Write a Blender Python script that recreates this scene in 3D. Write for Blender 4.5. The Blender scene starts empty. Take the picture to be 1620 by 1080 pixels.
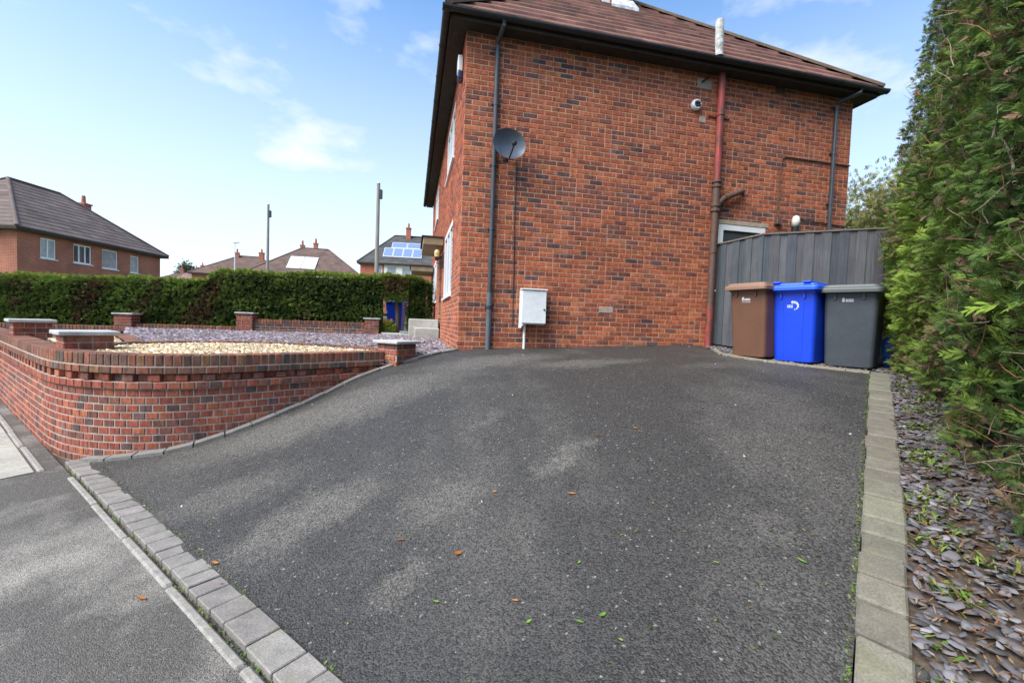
import bpy, math, random
import numpy as np
from mathutils import Vector, Matrix
random.seed(7); RNG = np.random.default_rng(11)
sc = bpy.context.scene

# ------------------------------------------------------------------ camera
FPX, PITCH, ROLL, EYE = 700.0, 0.0415, 0.036, 1.5
cam_d = bpy.data.cameras.new('camera'); cam = bpy.data.objects.new('camera', cam_d)
sc.collection.objects.link(cam); sc.camera = cam
cam_d.sensor_width = 36.0; cam_d.lens = FPX / 1620 * 36; cam_d.clip_start = 0.05; cam_d.clip_end = 2000
_f = Vector((0, math.cos(PITCH), -math.sin(PITCH))); _r = Vector((1, 0, 0)); _u = _r.cross(_f)
_R = _r * math.cos(ROLL) + _u * math.sin(ROLL); _U = _u * math.cos(ROLL) - _r * math.sin(ROLL)
cam.matrix_world = Matrix(((_R.x, _U.x, -_f.x, 0), (_R.y, _U.y, -_f.y, 0), (_R.z, _U.z, -_f.z, EYE), (0, 0, 0, 1)))

# ------------------------------------------------------------------ sky, sun, exposure
SUN_EL, SUN_AZ = math.radians(50), math.radians(-130)     # azimuth from +Y, clockwise (so the sun stands left and behind)
world = bpy.data.worlds.new('World'); sc.world = world; world.use_nodes = True
wt = world.node_tree; wt.nodes.clear()
def wn(t, **k):
    n = wt.nodes.new(t)
    for a, b in k.items(): setattr(n, a, b)
    return n
w_out = wn('ShaderNodeOutputWorld'); w_bg = wn('ShaderNodeBackground'); w_bg.inputs['Strength'].default_value = 0.12
sky = wn('ShaderNodeTexSky', sky_type='NISHITA', sun_disc=False, sun_elevation=SUN_EL, sun_rotation=SUN_AZ, air_density=1.0, dust_density=0.9, ozone_density=1.6)
w_tc = wn('ShaderNodeTexCoord')
w_sep = wn('ShaderNodeSeparateXYZ'); wt.links.new(w_tc.outputs['Generated'], w_sep.inputs[0])
w_map = wn('ShaderNodeMapping'); w_map.inputs['Scale'].default_value = (1.0, 1.0, 2.1); w_map.inputs['Location'].default_value = (-1.19, -2.81, 2.19)
wt.links.new(w_tc.outputs['Generated'], w_map.inputs[0])
w_noi = wn('ShaderNodeTexNoise'); w_noi.inputs['Scale'].default_value = 2.6; w_noi.inputs['Detail'].default_value = 9; w_noi.inputs['Roughness'].default_value = 0.56
wt.links.new(w_map.outputs[0], w_noi.inputs['Vector'])
w_ramp = wn('ShaderNodeValToRGB'); w_ramp.color_ramp.elements[0].position = 0.49; w_ramp.color_ramp.elements[1].position = 0.67
wt.links.new(w_noi.outputs['Fac'], w_ramp.inputs[0])
w_mul = wn('ShaderNodeMath', operation='MULTIPLY'); w_mul.inputs[1].default_value = 0.9; wt.links.new(w_ramp.outputs[0], w_mul.inputs[0])
w_haze = wn('ShaderNodeMapRange'); w_haze.inputs['From Min'].default_value = 0.0; w_haze.inputs['From Max'].default_value = 0.58
w_haze.inputs['To Min'].default_value = 0.92; w_haze.inputs['To Max'].default_value = 0.0; wt.links.new(w_sep.outputs['Z'], w_haze.inputs['Value'])
w_max = wn('ShaderNodeMath', operation='MAXIMUM'); wt.links.new(w_mul.outputs[0], w_max.inputs[0]); wt.links.new(w_haze.outputs[0], w_max.inputs[1])
w_mix = wn('ShaderNodeMix', data_type='RGBA'); wt.links.new(w_max.outputs[0], w_mix.inputs[0])
w_tint = wn('ShaderNodeMix', data_type='RGBA', blend_type='MULTIPLY'); w_tint.inputs[0].default_value = 1; w_tint.inputs[7].default_value = (.82, 1.06, 1.20, 1)
wt.links.new(sky.outputs[0], w_tint.inputs[6]); wt.links.new(w_tint.outputs[2], w_mix.inputs[6]); w_mix.inputs[7].default_value = (4.0, 4.2, 4.5, 1)
wt.links.new(w_mix.outputs[2], w_bg.inputs['Color']); wt.links.new(w_bg.outputs[0], w_out.inputs[0])
sun_d = bpy.data.lights.new('sun', 'SUN'); sun_d.energy = 2.9; sun_d.angle = math.radians(45); sun_d.color = (1.0, 0.95, 0.88)
sun = bpy.data.objects.new('sun', sun_d); sc.collection.objects.link(sun)
_sd = Vector((math.sin(SUN_AZ) * math.cos(SUN_EL), math.cos(SUN_AZ) * math.cos(SUN_EL), math.sin(SUN_EL)))
sun.rotation_euler = _sd.to_track_quat('Z', 'Y').to_euler(); sun.location = _sd * 60
vs = sc.view_settings; vs.view_transform = 'Standard'; vs.look = 'None'; vs.gamma = 1; vs.exposure = 1.18; vs.use_curve_mapping = False

# ------------------------------------------------------------------ helpers
C = sc.collection
class MB:
    """collects faces with one tint per face"""
    def __init__(s): s.v = []; s.f = []; s.c = []; s.mi = []
    def face(s, pts, col=(.5, .5, .5), m=0):
        i = len(s.v); s.v += [tuple(p) for p in pts]; s.f.append(tuple(range(i, i + len(pts)))); s.c.append(col); s.mi.append(m)
    def hexa(s, p, col=(.5, .5, .5), m=0, skip=()):
        i = len(s.v); s.v += [tuple(q) for q in p]
        for k, q in enumerate(((0, 3, 2, 1), (4, 5, 6, 7), (0, 1, 5, 4), (1, 2, 6, 5), (2, 3, 7, 6), (3, 0, 4, 7))):
            if k in skip: continue
            s.f.append(tuple(i + j for j in q)); s.c.append(col); s.mi.append(m)
    def box(s, o, ax, ay, az, col=(.5, .5, .5), m=0, bev=0.0):
        """box from corner o with edge vectors; bev rounds its edges by a chamfer"""
        o, ax, ay, az = map(Vector, (o, ax, ay, az))
        if bev <= 0:
            s.hexa([o, o + ax, o + ax + ay, o + ay, o + az, o + ax + az, o + ax + ay + az, o + ay + az], col, m); return
        lx, ly, lz = ax.length, ay.length, az.length
        bx, by, bz = ax / lx * bev, ay / ly * bev, az / lz * bev
        i = len(s.v); P = {}
        for X in (0, 1):
            for Y in (0, 1):
                for Z in (0, 1):
                    c = o + ax * X + ay * Y + az * Z
                    dx, dy, dz = bx * (1 - 2 * X), by * (1 - 2 * Y), bz * (1 - 2 * Z)
                    for k, q in enumerate((c + dy + dz, c + dx + dz, c + dx + dy)):
                        P[X, Y, Z, k] = len(s.v); s.v.append(tuple(q))
        def add(*k): s.f.append(tuple(P[q] for q in k)); s.c.append(col); s.mi.append(m)
        for X in (0, 1):
            q = [(X, 0, 0, 0), (X, 0, 1, 0), (X, 1, 1, 0), (X, 1, 0, 0)]; add(*(q if X == 0 else q[::-1]))
            q = [(0, X, 0, 1), (1, X, 0, 1), (1, X, 1, 1), (0, X, 1, 1)]; add(*(q if X == 0 else q[::-1]))
            q = [(0, 0, X, 2), (0, 1, X, 2), (1, 1, X, 2), (1, 0, X, 2)]; add(*(q if X == 0 else q[::-1]))
        for X in (0, 1):
            for Y in (0, 1):
                add((X, Y, 0, 0), (X, Y, 1, 0), (X, Y, 1, 1), (X, Y, 0, 1))
                add((X, 0, Y, 0), (X, 1, Y, 0), (X, 1, Y, 2), (X, 0, Y, 2))
                add((0, X, Y, 1), (1, X, Y, 1), (1, X, Y, 2), (0, X, Y, 2))
        for k in [(X, Y, Z) for X in (0, 1) for Y in (0, 1) for Z in (0, 1)]: add(k + (0,), k + (1,), k + (2,))
    def tube(s, pts, r, n=8, col=(.5, .5, .5), m=0, caps=True):
        pts = [Vector(p) for p in pts]; rr = r if hasattr(r, '__len__') else [r] * len(pts); rings = []
        up = Vector((0, 0, 1))
        for i, p in enumerate(pts):
            t = (pts[min(i + 1, len(pts) - 1)] - pts[max(i - 1, 0)]).normalized()
            a = t.cross(up)
            if a.length < .05: a = t.cross(Vector((1, 0.2, 0)))
            a.normalize(); b = a.cross(t)
            i0 = len(s.v); rings.append(i0)
            for k in range(n):
                w = 2 * math.pi * k / n; s.v.append(tuple(p + (a * math.cos(w) + b * math.sin(w)) * rr[i]))
        for i in range(len(pts) - 1):
            for k in range(n):
                s.f.append((rings[i] + k, rings[i] + (k + 1) % n, rings[i + 1] + (k + 1) % n, rings[i + 1] + k)); s.c.append(col); s.mi.append(m)
        if caps:
            s.f.append(tuple(rings[0] + k for k in range(n))[::-1]); s.c.append(col); s.mi.append(m)
            s.f.append(tuple(rings[-1] + k for k in range(n))); s.c.append(col); s.mi.append(m)
    def lathe(s, o, prof, n=20, col=(.5, .5, .5), m=0, sx=1, sy=1):
        o = Vector(o); R = []
        for (r, z) in prof:
            R.append(len(s.v))
            for k in range(n):
                w = 2 * math.pi * k / n; s.v.append(tuple(o + Vector((r * sx * math.cos(w), r * sy * math.sin(w), z))))
        for i in range(len(prof) - 1):
            for k in range(n):
                s.f.append((R[i] + k, R[i] + (k + 1) % n, R[i + 1] + (k + 1) % n, R[i + 1] + k)); s.c.append(col); s.mi.append(m)
        s.f.append(tuple(R[0] + k for k in range(n))[::-1]); s.c.append(col); s.mi.append(m)
        s.f.append(tuple(R[-1] + k for k in range(n))); s.c.append(col); s.mi.append(m)
    def mesh(s, name, smooth=False):
        me = bpy.data.meshes.new(name); me.from_pydata(s.v, [], s.f)
        at = me.attributes.new('tint', 'FLOAT_COLOR', 'FACE')
        at.data.foreach_set('color', np.array([(c[0], c[1], c[2], 1.0) for c in s.c], 'f').ravel())
        if any(s.mi): me.polygons.foreach_set('material_index', s.mi)
        if smooth: me.polygons.foreach_set('use_smooth', [True] * len(s.f))
        me.update(); return me
    def obj(s, name, mat, parent=None, smooth=False, loc=None):
        return link(name, s.mesh(name, smooth), mat, parent, loc)
def link(name, me, mat=None, parent=None, loc=None):
    o = bpy.data.objects.new(name, me); C.objects.link(o)
    if mat is not None:
        for q in (mat if isinstance(mat, (list, tuple)) else [mat]):
            if q.name not in [k.name for k in me.materials if k]: me.materials.append(q)
    if parent is not None: o.parent = parent
    if loc is not None: o.location = loc
    return o
def mesh_np(name, V, F, col, smooth=False):
    """V (n,3), F (m,k), col (m,3)"""
    me = bpy.data.meshes.new(name); k = F.shape[1]
    me.vertices.add(len(V)); me.vertices.foreach_set('co', V.astype('f').ravel())
    me.loops.add(F.size); me.loops.foreach_set('vertex_index', F.astype('i').ravel())
    me.polygons.add(len(F)); me.polygons.foreach_set('loop_start', np.arange(0, F.size, k, dtype='i')); me.polygons.foreach_set('loop_total', np.full(len(F), k, 'i'))
    at = me.attributes.new('tint', 'FLOAT_COLOR', 'FACE')
    at.data.foreach_set('color', np.hstack([col, np.ones((len(col), 1))]).astype('f').ravel())
    if smooth: me.polygons.foreach_set('use_smooth', [True] * len(F))
    me.update(calc_edges=True); me.validate(); return me
def tag(o, label, cat=None, group=None, kind=None):
    o['label'] = label
    if cat: o['category'] = cat
    if group: o['group'] = group
    if kind: o['kind'] = kind
    return o
def thing(name, label, cat, loc=(0, 0, 0), rz=0, group=None):
    o = bpy.data.objects.new(name, None); C.objects.link(o); o.location = loc; o.rotation_euler = (0, 0, rz)
    o.empty_display_size = .2
    return tag(o, label, cat, group)
def keep(o, parent):
    """parent without moving: geometry is in world space"""
    o.parent = parent; o.matrix_parent_inverse = (Matrix.Translation(parent.location) @ Matrix.Rotation(parent.rotation_euler.z, 4, 'Z')).inverted(); return o
def jit(c, a=.1):
    k = 1 + random.uniform(-a, a); return (max(0, c[0] * k), max(0, c[1] * k * (1 + random.uniform(-a, a) * .25)), max(0, c[2] * k))

# ------------------------------------------------------------------ materials
def material(name, color=None, rough=.7, noise=None, bump=None, spec=.5, metal=0.0, coat=0, translucent=0.0, builder=None):
    """colour = fixed or the tint attribute; noise = list of (scale, low, high); bump = (scale, strength, distance)"""
    m = bpy.data.materials.new(name); m.use_nodes = True; nt = m.node_tree; N = nt.nodes; L = nt.links
    b = N['Principled BSDF']; b.inputs['Roughness'].default_value = rough; b.inputs['Specular IOR Level'].default_value = spec; b.inputs['Metallic'].default_value = metal
    geo = N.new('ShaderNodeNewGeometry')
    if color is None:
        a = N.new('ShaderNodeAttribute'); a.attribute_name = 'tint'; out = a.outputs['Color']
    else:
        a = N.new('ShaderNodeRGB'); a.outputs[0].default_value = (*color, 1); out = a.outputs[0]
    for (s, lo, hi) in (noise or []):
        n = N.new('ShaderNodeTexNoise'); n.inputs['Detail'].default_value = 5; n.inputs['Roughness'].default_value = .6
        if hasattr(s, '__len__'):
            mp = N.new('ShaderNodeMapping'); mp.inputs['Scale'].default_value = s; L.new(geo.outputs['Position'], mp.inputs[0]); L.new(mp.outputs[0], n.inputs['Vector']); n.inputs['Scale'].default_value = 1
        else:
            L.new(geo.outputs['Position'], n.inputs['Vector']); n.inputs['Scale'].default_value = s
        r = N.new('ShaderNodeMapRange'); r.inputs['From Min'].default_value = .3; r.inputs['From Max'].default_value = .7; r.inputs['To Min'].default_value = lo; r.inputs['To Max'].default_value = hi
        L.new(n.outputs['Fac'], r.inputs['Value'])
        v = N.new('ShaderNodeVectorMath'); v.operation = 'SCALE'; L.new(out, v.inputs[0]); L.new(r.outputs[0], v.inputs['Scale']); out = v.outputs[0]
    if builder: out = builder(nt, b, geo, out) or out
    L.new(out, b.inputs['Base Color'])
    if bump:
        n = N.new('ShaderNodeTexNoise'); n.inputs['Scale'].default_value = bump[0]; n.inputs['Detail'].default_value = 6; L.new(geo.outputs['Position'], n.inputs['Vector'])
        bp = N.new('ShaderNodeBump'); bp.inputs['Strength'].default_value = bump[1]; bp.inputs['Distance'].default_value = bump[2]
        L.new(n.outputs['Fac'], bp.inputs['Height']); L.new(bp.outputs[0], b.inputs['Normal'])
    if translucent:
        t = N.new('ShaderNodeBsdfTranslucent'); L.new(out, t.inputs['Color']); mx = N.new('ShaderNodeMixShader'); mx.inputs[0].default_value = translucent
        L.new(b.outputs[0], mx.inputs[1]); L.new(t.outputs[0], mx.inputs[2]); L.new(mx.outputs[0], N['Material Output'].inputs['Surface'])
    return m
def n_add(nt, t, **k):
    n = nt.nodes.new(t)
    for a, b in k.items(): setattr(n, a, b)
    return n
def mixrgb(nt, fac, a, b, mode='MIX'):
    m = n_add(nt, 'ShaderNodeMix', data_type='RGBA', blend_type=mode)
    for sock, v in ((m.inputs[0], fac), (m.inputs[6], a), (m.inputs[7], b)):
        if hasattr(v, 'is_output'): nt.links.new(v, sock)
        elif hasattr(v, '__len__'): sock.default_value = (*v, 1)
        else: sock.default_value = v
    return m.outputs[2]
def maprange(nt, v, a, b, c=0, d=1):
    r = n_add(nt, 'ShaderNodeMapRange'); nt.links.new(v, r.inputs[0])
    for i, q in enumerate((a, b, c, d)): r.inputs[i + 1].default_value = q
    return r.outputs[0]
def tex(nt, kind, vec, scale, detail=4, rough=.55, sc3=None, feature=None):
    if sc3:
        mp = n_add(nt, 'ShaderNodeMapping'); mp.inputs['Scale'].default_value = sc3[:3]
        if len(sc3) > 3: mp.inputs['Rotation'].default_value = (0, 0, sc3[3])
        nt.links.new(vec, mp.inputs[0]); vec = mp.outputs[0]
    n = n_add(nt, 'ShaderNodeTexNoise' if kind == 'n' else 'ShaderNodeTexVoronoi'); n.inputs['Scale'].default_value = scale
    if kind == 'n': n.inputs['Detail'].default_value = detail; n.inputs['Roughness'].default_value = rough
    elif feature: n.feature = feature
    nt.links.new(vec, n.inputs['Vector']); return n

WORN = [(-1.85, 4.72, 1.75, .42, .50, .85), (-.25, 5.85, 1.0, .35, .45, .8), (-1.35, 2.95, .60, .25, .88, .9), (-.42, 3.0, .38, .30, .6, .7), (-.53, 2.32, .22, .14, .6, .7), (.42, 3.3, .30, .11, .75, .9),
        (-.22, 4.1, .24, .09, .5, .6), (1.35, 2.2, .22, .10, .8, .5), (1.0, 5.75, .9, .22, .22, .7), (-2.15, 3.35, .55, .28, .6, .6), (2.6, 5.6, .7, .2, .3, .4)]   # x, y, half length, half width, heading, strength
def worn_mask(nt, P):
    # distort the position so the worn patches get ragged outlines
    nz = tex(nt, 'n', P, 4.2, 9, .74); sb = n_add(nt, 'ShaderNodeVectorMath', operation='SUBTRACT'); nt.links.new(nz.outputs['Color'], sb.inputs[0]); sb.inputs[1].default_value = (.5, .5, .5)
    sc_ = n_add(nt, 'ShaderNodeVectorMath', operation='SCALE'); nt.links.new(sb.outputs[0], sc_.inputs[0]); sc_.inputs['Scale'].default_value = .85
    ad = n_add(nt, 'ShaderNodeVectorMath', operation='ADD'); nt.links.new(P, ad.inputs[0]); nt.links.new(sc_.outputs[0], ad.inputs[1]); out = None
    for (x, y, a, b, h, st) in WORN:
        m1 = n_add(nt, 'ShaderNodeVectorMath', operation='SUBTRACT'); nt.links.new(ad.outputs[0], m1.inputs[0]); m1.inputs[1].default_value = (x, y, 0)
        m2 = n_add(nt, 'ShaderNodeMapping'); nt.links.new(m1.outputs[0], m2.inputs[0]); m2.inputs['Rotation'].default_value = (0, 0, -h)
        m3 = n_add(nt, 'ShaderNodeVectorMath', operation='MULTIPLY'); nt.links.new(m2.outputs[0], m3.inputs[0]); m3.inputs[1].default_value = (1 / a, 1 / b, 0)
        m4 = n_add(nt, 'ShaderNodeVectorMath', operation='LENGTH'); nt.links.new(m3.outputs[0], m4.inputs[0]); v = maprange(nt, m4.outputs['Value'], .45, 1.25, st * .85, 0)
        if out is None: out = v
        else: mx = n_add(nt, 'ShaderNodeMath', operation='MAXIMUM'); nt.links.new(out, mx.inputs[0]); nt.links.new(v, mx.inputs[1]); out = mx.outputs[0]
    return out
def tarmac_builder(light, dark, ang, worn=False, cs=125, lo=.35, hi=1.75):
    def f(nt, b, geo, out):
        P = geo.outputs['Position']
        cell = tex(nt, 'v', P, cs); big = tex(nt, 'v', P, 95)
        p1 = tex(nt, 'n', P, .8, 5, .6, sc3=(1, .5, 1, ang)); p2 = tex(nt, 'n', P, 2.6, 6, .65)
        fine = tex(nt, 'n', P, 330, 2)
        s = n_add(nt, 'ShaderNodeMath', operation='MULTIPLY_ADD'); nt.links.new(p2.outputs['Fac'], s.inputs[0]); s.inputs[1].default_value = .35; nt.links.new(p1.outputs['Fac'], s.inputs[2])
        dry = maprange(nt, s.outputs[0], .67, .86, 0, .35 if worn else 1)
        if worn:
            wm = worn_mask(nt, P); mx = n_add(nt, 'ShaderNodeMath', operation='MAXIMUM'); nt.links.new(dry, mx.inputs[0]); nt.links.new(wm, mx.inputs[1]); dry = mx.outputs[0]
        base = mixrgb(nt, dry, dark, light)
        sep = n_add(nt, 'ShaderNodeSeparateColor'); nt.links.new(cell.outputs['Color'], sep.inputs[0])
        grain = maprange(nt, sep.outputs[0], 0, 1, lo, hi)
        v = n_add(nt, 'ShaderNodeVectorMath', operation='SCALE'); nt.links.new(base, v.inputs[0]); nt.links.new(grain, v.inputs['Scale'])
        sep2 = n_add(nt, 'ShaderNodeSeparateColor'); nt.links.new(big.outputs['Color'], sep2.inputs[0])
        speck = maprange(nt, sep2.outputs[1], .990, .997)
        c = mixrgb(nt, speck, v.outputs[0], (.20, .19, .175))
        rv = maprange(nt, fine.outputs['Fac'], .3, .7, .75, 1.25)
        v2 = n_add(nt, 'ShaderNodeVectorMath', operation='SCALE'); nt.links.new(c, v2.inputs[0]); nt.links.new(rv, v2.inputs['Scale'])
        rg = maprange(nt, dry, 0, 1, .62, .9); nt.links.new(rg, b.inputs['Roughness'])
        bp = n_add(nt, 'ShaderNodeBump'); bp.inputs['Strength'].default_value = .7; bp.inputs['Distance'].default_value = .006
        nt.links.new(cell.outputs['Distance'], bp.inputs['Height']); bp.invert = True; nt.links.new(bp.outputs[0], b.inputs['Normal'])
        return v2.outputs[0]
    return f
def moss_builder(amount, col=(.10, .12, .035), scale=9):
    def f(nt, b, geo, out):
        n = tex(nt, 'n', geo.outputs['Position'], scale, 6, .65)
        return mixrgb(nt, maprange(nt, n.outputs['Fac'], .52, .72, 0, amount), out, col)
    return f
def brick_tex_builder(c1, c2, mortar, rz=0.0):
    def f(nt, b, geo, out):
        tc = n_add(nt, 'ShaderNodeTexCoord'); sp = n_add(nt, 'ShaderNodeSeparateXYZ'); nt.links.new(tc.outputs['Object'], sp.inputs[0])
        ad = n_add(nt, 'ShaderNodeMath', operation='ADD'); nt.links.new(sp.outputs['X'], ad.inputs[0]); nt.links.new(sp.outputs['Y'], ad.inputs[1])
        cb = n_add(nt, 'ShaderNodeCombineXYZ'); nt.links.new(ad.outputs[0], cb.inputs[0]); nt.links.new(sp.outputs['Z'], cb.inputs[1])
        br = n_add(nt, 'ShaderNodeTexBrick'); nt.links.new(cb.outputs[0], br.inputs['Vector'])
        br.inputs['Scale'].default_value = 1; br.inputs['Brick Width'].default_value = .225; br.inputs['Row Height'].default_value = .075; br.inputs['Mortar Size'].default_value = .006
        br.inputs['Color1'].default_value = (*c1, 1); br.inputs['Color2'].default_value = (*c2, 1); br.inputs['Mortar'].default_value = (*mortar, 1)
        n = tex(nt, 'n', geo.outputs['Position'], 1.2, 5)
        v = n_add(nt, 'ShaderNodeVectorMath', operation='SCALE'); nt.links.new(br.outputs['Color'], v.inputs[0]); nt.links.new(maprange(nt, n.outputs['Fac'], .3, .7, .8, 1.2), v.inputs['Scale'])
        return v.outputs[0]
    return f
def brick_grain(nt, b, geo, out):
    """fired-clay face: dark drag marks, pale lime bloom"""
    P = geo.outputs['Position']
    st = tex(nt, 'n', P, 1, 4, .6, sc3=(28, 28, 9)); bl = tex(nt, 'n', P, 2.2, 6, .7)
    v = n_add(nt, 'ShaderNodeVectorMath', operation='SCALE'); nt.links.new(out, v.inputs[0]); nt.links.new(maprange(nt, st.outputs['Fac'], .3, .7, .55, 1.34), v.inputs['Scale'])
    return mixrgb(nt, maprange(nt, bl.outputs['Fac'], .55, .8, 0, .34), v.outputs[0], (.42, .30, .24))

M_BRICK = material('brick_clay', None, .88, [(70, .85, 1.15), (.8, .84, 1.14)], (140, .5, .004), builder=brick_grain, spec=.25)
M_MORTAR = material('mortar', (.47, .30, .205), .95, [(6, .75, 1.15), (90, .8, 1.2)], (120, .6, .004), spec=.2)
M_MORTAR_G = material('mortar_grey', (.42, .345, .29), .95, [(5, .7, 1.15), (90, .8, 1.2)], (120, .6, .004), builder=moss_builder(.4), spec=.2)
M_TILE = material('roof_tile', None, .85, [(3.5, .7, 1.25), (40, .8, 1.2)], (90, .4, .004), builder=moss_builder(.45, (.13, .12, .06), 5), spec=.25)
M_TILE_GREY = material('roof_tile_grey', None, .9, [(1.2, .8, 1.2), (14, .85, 1.15)], spec=.25)
M_CONC = material('concrete_cap', (.42, .42, .41), .85, [(8, .75, 1.15), (60, .85, 1.1)], (80, .3, .003), builder=moss_builder(.3))
M_SETT = material('concrete_sett', None, .85, [(14, .78, 1.15), (120, .7, 1.25)], (160, .6, .003), builder=moss_builder(.42, (.14, .14, .06), 5))
M_TARMAC = material('drive_tarmac', (.05, .05, .05), .75, builder=tarmac_builder((.112, .103, .091), (.0385, .0362, .0335), -.55, True), spec=.4)
M_PAVE = material('pavement_tarmac', (.1, .1, .1), .85, builder=tarmac_builder((.25, .23, .20), (.092, .084, .073), .35, False, 190, .5, 1.5), spec=.35)
M_FLAG = material('concrete_flag', (.36, .34, .29), .9, [(2.2, .75, 1.15), (40, .82, 1.15)], (120, .4, .003), builder=moss_builder(.35, (.12, .12, .08), 3))
M_EDGE = material('edging_concrete', (.27, .25, .225), .88, [(20, .7, 1.2), (140, .7, 1.25)], (150, .5, .003), builder=moss_builder(.5, (.12, .12, .05), 7))
M_SOIL = material('soil', (.075, .055, .04), .95, [(6, .6, 1.3), (60, .6, 1.4)], (50, .8, .01))
M_SLATE = material('slate_chip', None, .8, [(30, .8, 1.2)], (90, .25, .003), spec=.45)
M_STONE = material('gravel_stone', None, .8, [(60, .8, 1.15)], spec=.35)
M_LEAF = material('leaf', None, .85, [(25, .7, 1.3)], translucent=.3, spec=.15)
M_GRASS = material('grass_blade', None, .6, translucent=.3, spec=.3)
M_BARK = material('bark', None, .9, [(30, .6, 1.3)], (60, .8, .006), spec=.2)
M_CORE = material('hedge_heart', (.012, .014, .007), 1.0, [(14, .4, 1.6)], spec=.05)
M_BLACKP = material('black_plastic', (.014, .015, .017), .45, [(6, .8, 1.3)], spec=.5)
M_GREYP = material('grey_pipe', (.045, .052, .062), .42, [(5, .8, 1.25)], spec=.5)
M_SOFFIT = material('dark_timber', (.038, .030, .025), .75, [(6, .7, 1.3), (50, .8, 1.2)], spec=.3)
def rust_builder(nt, b, geo, out):
    z = n_add(nt, 'ShaderNodeSeparateXYZ'); nt.links.new(geo.outputs['Position'], z.inputs[0])
    n = tex(nt, 'n', geo.outputs['Position'], 1, 5, .65, sc3=(9, 9, 2.2))
    return mixrgb(nt, maprange(nt, n.outputs['Fac'], .42, .58), out, (.36, .055, .045))
M_RED = material('flaking_red_paint', (.13, .045, .035), .6, [(25, .8, 1.2)], (60, .4, .004), builder=rust_builder)
M_IRON = material('brown_iron', (.105, .058, .042), .65, [(12, .75, 1.25)], (60, .5, .004))
M_UPVC = material('white_upvc', (.80, .81, .82), .35, [(4, .94, 1.03)])
M_GLASS = material('window_glass', (.06, .07, .08), .06, spec=.9)
M_GLASSP = material('curtained_glass', (.30, .33, .34), .15, [(3, .7, 1.2)], spec=.8)
M_CAV = material('dark_room', (.01, .01, .011), .9)
M_LEAD = material('lead_flashing', (.52, .54, .56), .7, [(9, .5, 1.3), (40, .8, 1.2)])
M_GALV = material('weathered_white_vent', (.50, .50, .47), .7, [(14, .35, 1.25)])
M_METER = material('meter_plastic', (.78, .80, .81), .5, [(3, .88, 1.05), (20, .93, 1.05)])
M_DISH = material('dish_grey', (.10, .115, .14), .38, [(8, .85, 1.15)], spec=.5, metal=.2)
M_FENCE = material('stained_board', None, .85, [((70, 70, 2.5), .72, 1.25), (3, .85, 1.15)], (60, .3, .003), spec=.25)
M_LINTEL = material('lintel', (.42, .33, .24), .9, [(12, .8, 1.15)])
M_CANOPY = material('canopy_timber', (.27, .20, .115), .8, [(5, .75, 1.2)])
M_AMBER = material('amber_glass', (.55, .42, .16), .3)
M_RENDERW = material('cream_panel', (.72, .68, .60), .7)
M_SOLAR = material('solar_cell', (.16, .22, .42), .18, spec=.7)
M_SOLARW = material('solar_glare', (.78, .80, .82), .25)
M_ALU = material('aluminium', (.62, .65, .68), .4, metal=.3)
M_POLE = material('pole_timber', (.27, .24, .205), .9, [((30, 30, 1.5), .7, 1.25)])
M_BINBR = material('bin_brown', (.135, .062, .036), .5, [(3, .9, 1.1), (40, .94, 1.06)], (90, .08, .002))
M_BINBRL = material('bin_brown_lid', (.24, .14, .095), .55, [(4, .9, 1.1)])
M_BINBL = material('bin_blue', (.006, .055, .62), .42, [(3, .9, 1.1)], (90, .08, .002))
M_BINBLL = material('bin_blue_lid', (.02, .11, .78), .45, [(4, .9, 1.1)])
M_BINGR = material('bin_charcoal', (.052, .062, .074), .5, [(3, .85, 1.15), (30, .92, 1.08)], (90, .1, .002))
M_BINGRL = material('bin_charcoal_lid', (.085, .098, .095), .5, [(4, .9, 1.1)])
M_PRINT = material('white_print', (.82, .84, .85), .5)
M_RUBBER = material('rubber', (.012, .012, .012), .8)
M_GASBL = material('gas_blue', (.010, .042, .16), .4, [(6, .85, 1.15)])
M_STEP = material('pale_stone', (.40, .38, .335), .9, [(5, .8, 1.12), (40, .85, 1.1)], (60, .3, .003), builder=moss_builder(.25))
M_GROUND = material('meadow', (.05, .075, .025), .95, [(.4, .6, 1.4), (5, .6, 1.4)])

# ------------------------------------------------------------------ plan of the place
S_ = np.array([-.806, .592]); N_ = np.array([.592, .806]); O_ = np.array([0, 1.28])    # along the street, into the plot
def uv(u, v): return O_ + S_ * u + N_ * v
HA = np.array([-.83, 6.71]); TH = .2235; HD = np.array([math.cos(TH), math.sin(TH)]); HN = np.array([-math.sin(TH), math.cos(TH)])
def hp(a, b, z=0.0):
    q = HA + HD * a + HN * b; return Vector((q[0], q[1], z))
def catmull(P, step=.05):
    P = np.array(P, float); P = np.vstack([2 * P[0] - P[1], P, 2 * P[-1] - P[-2]]); out = []
    for i in range(1, len(P) - 2):
        for t in np.linspace(0, 1, 24, endpoint=False):
            a, b, c, d = P[i - 1:i + 3]
            out.append(.5 * ((2 * b) + (-a + c) * t + (2 * a - 5 * b + 4 * c - d) * t * t + (-a + 3 * b - 3 * c + d) * t ** 3))
    out.append(P[-2]); out = np.array(out)
    L = np.r_[0, np.cumsum(np.linalg.norm(np.diff(out, axis=0), axis=1))]
    s = np.linspace(0, L[-1], max(2, int(L[-1] / step)))
    return np.stack([np.interp(s, L, out[:, k]) for k in range(out.shape[1])], 1)
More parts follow.
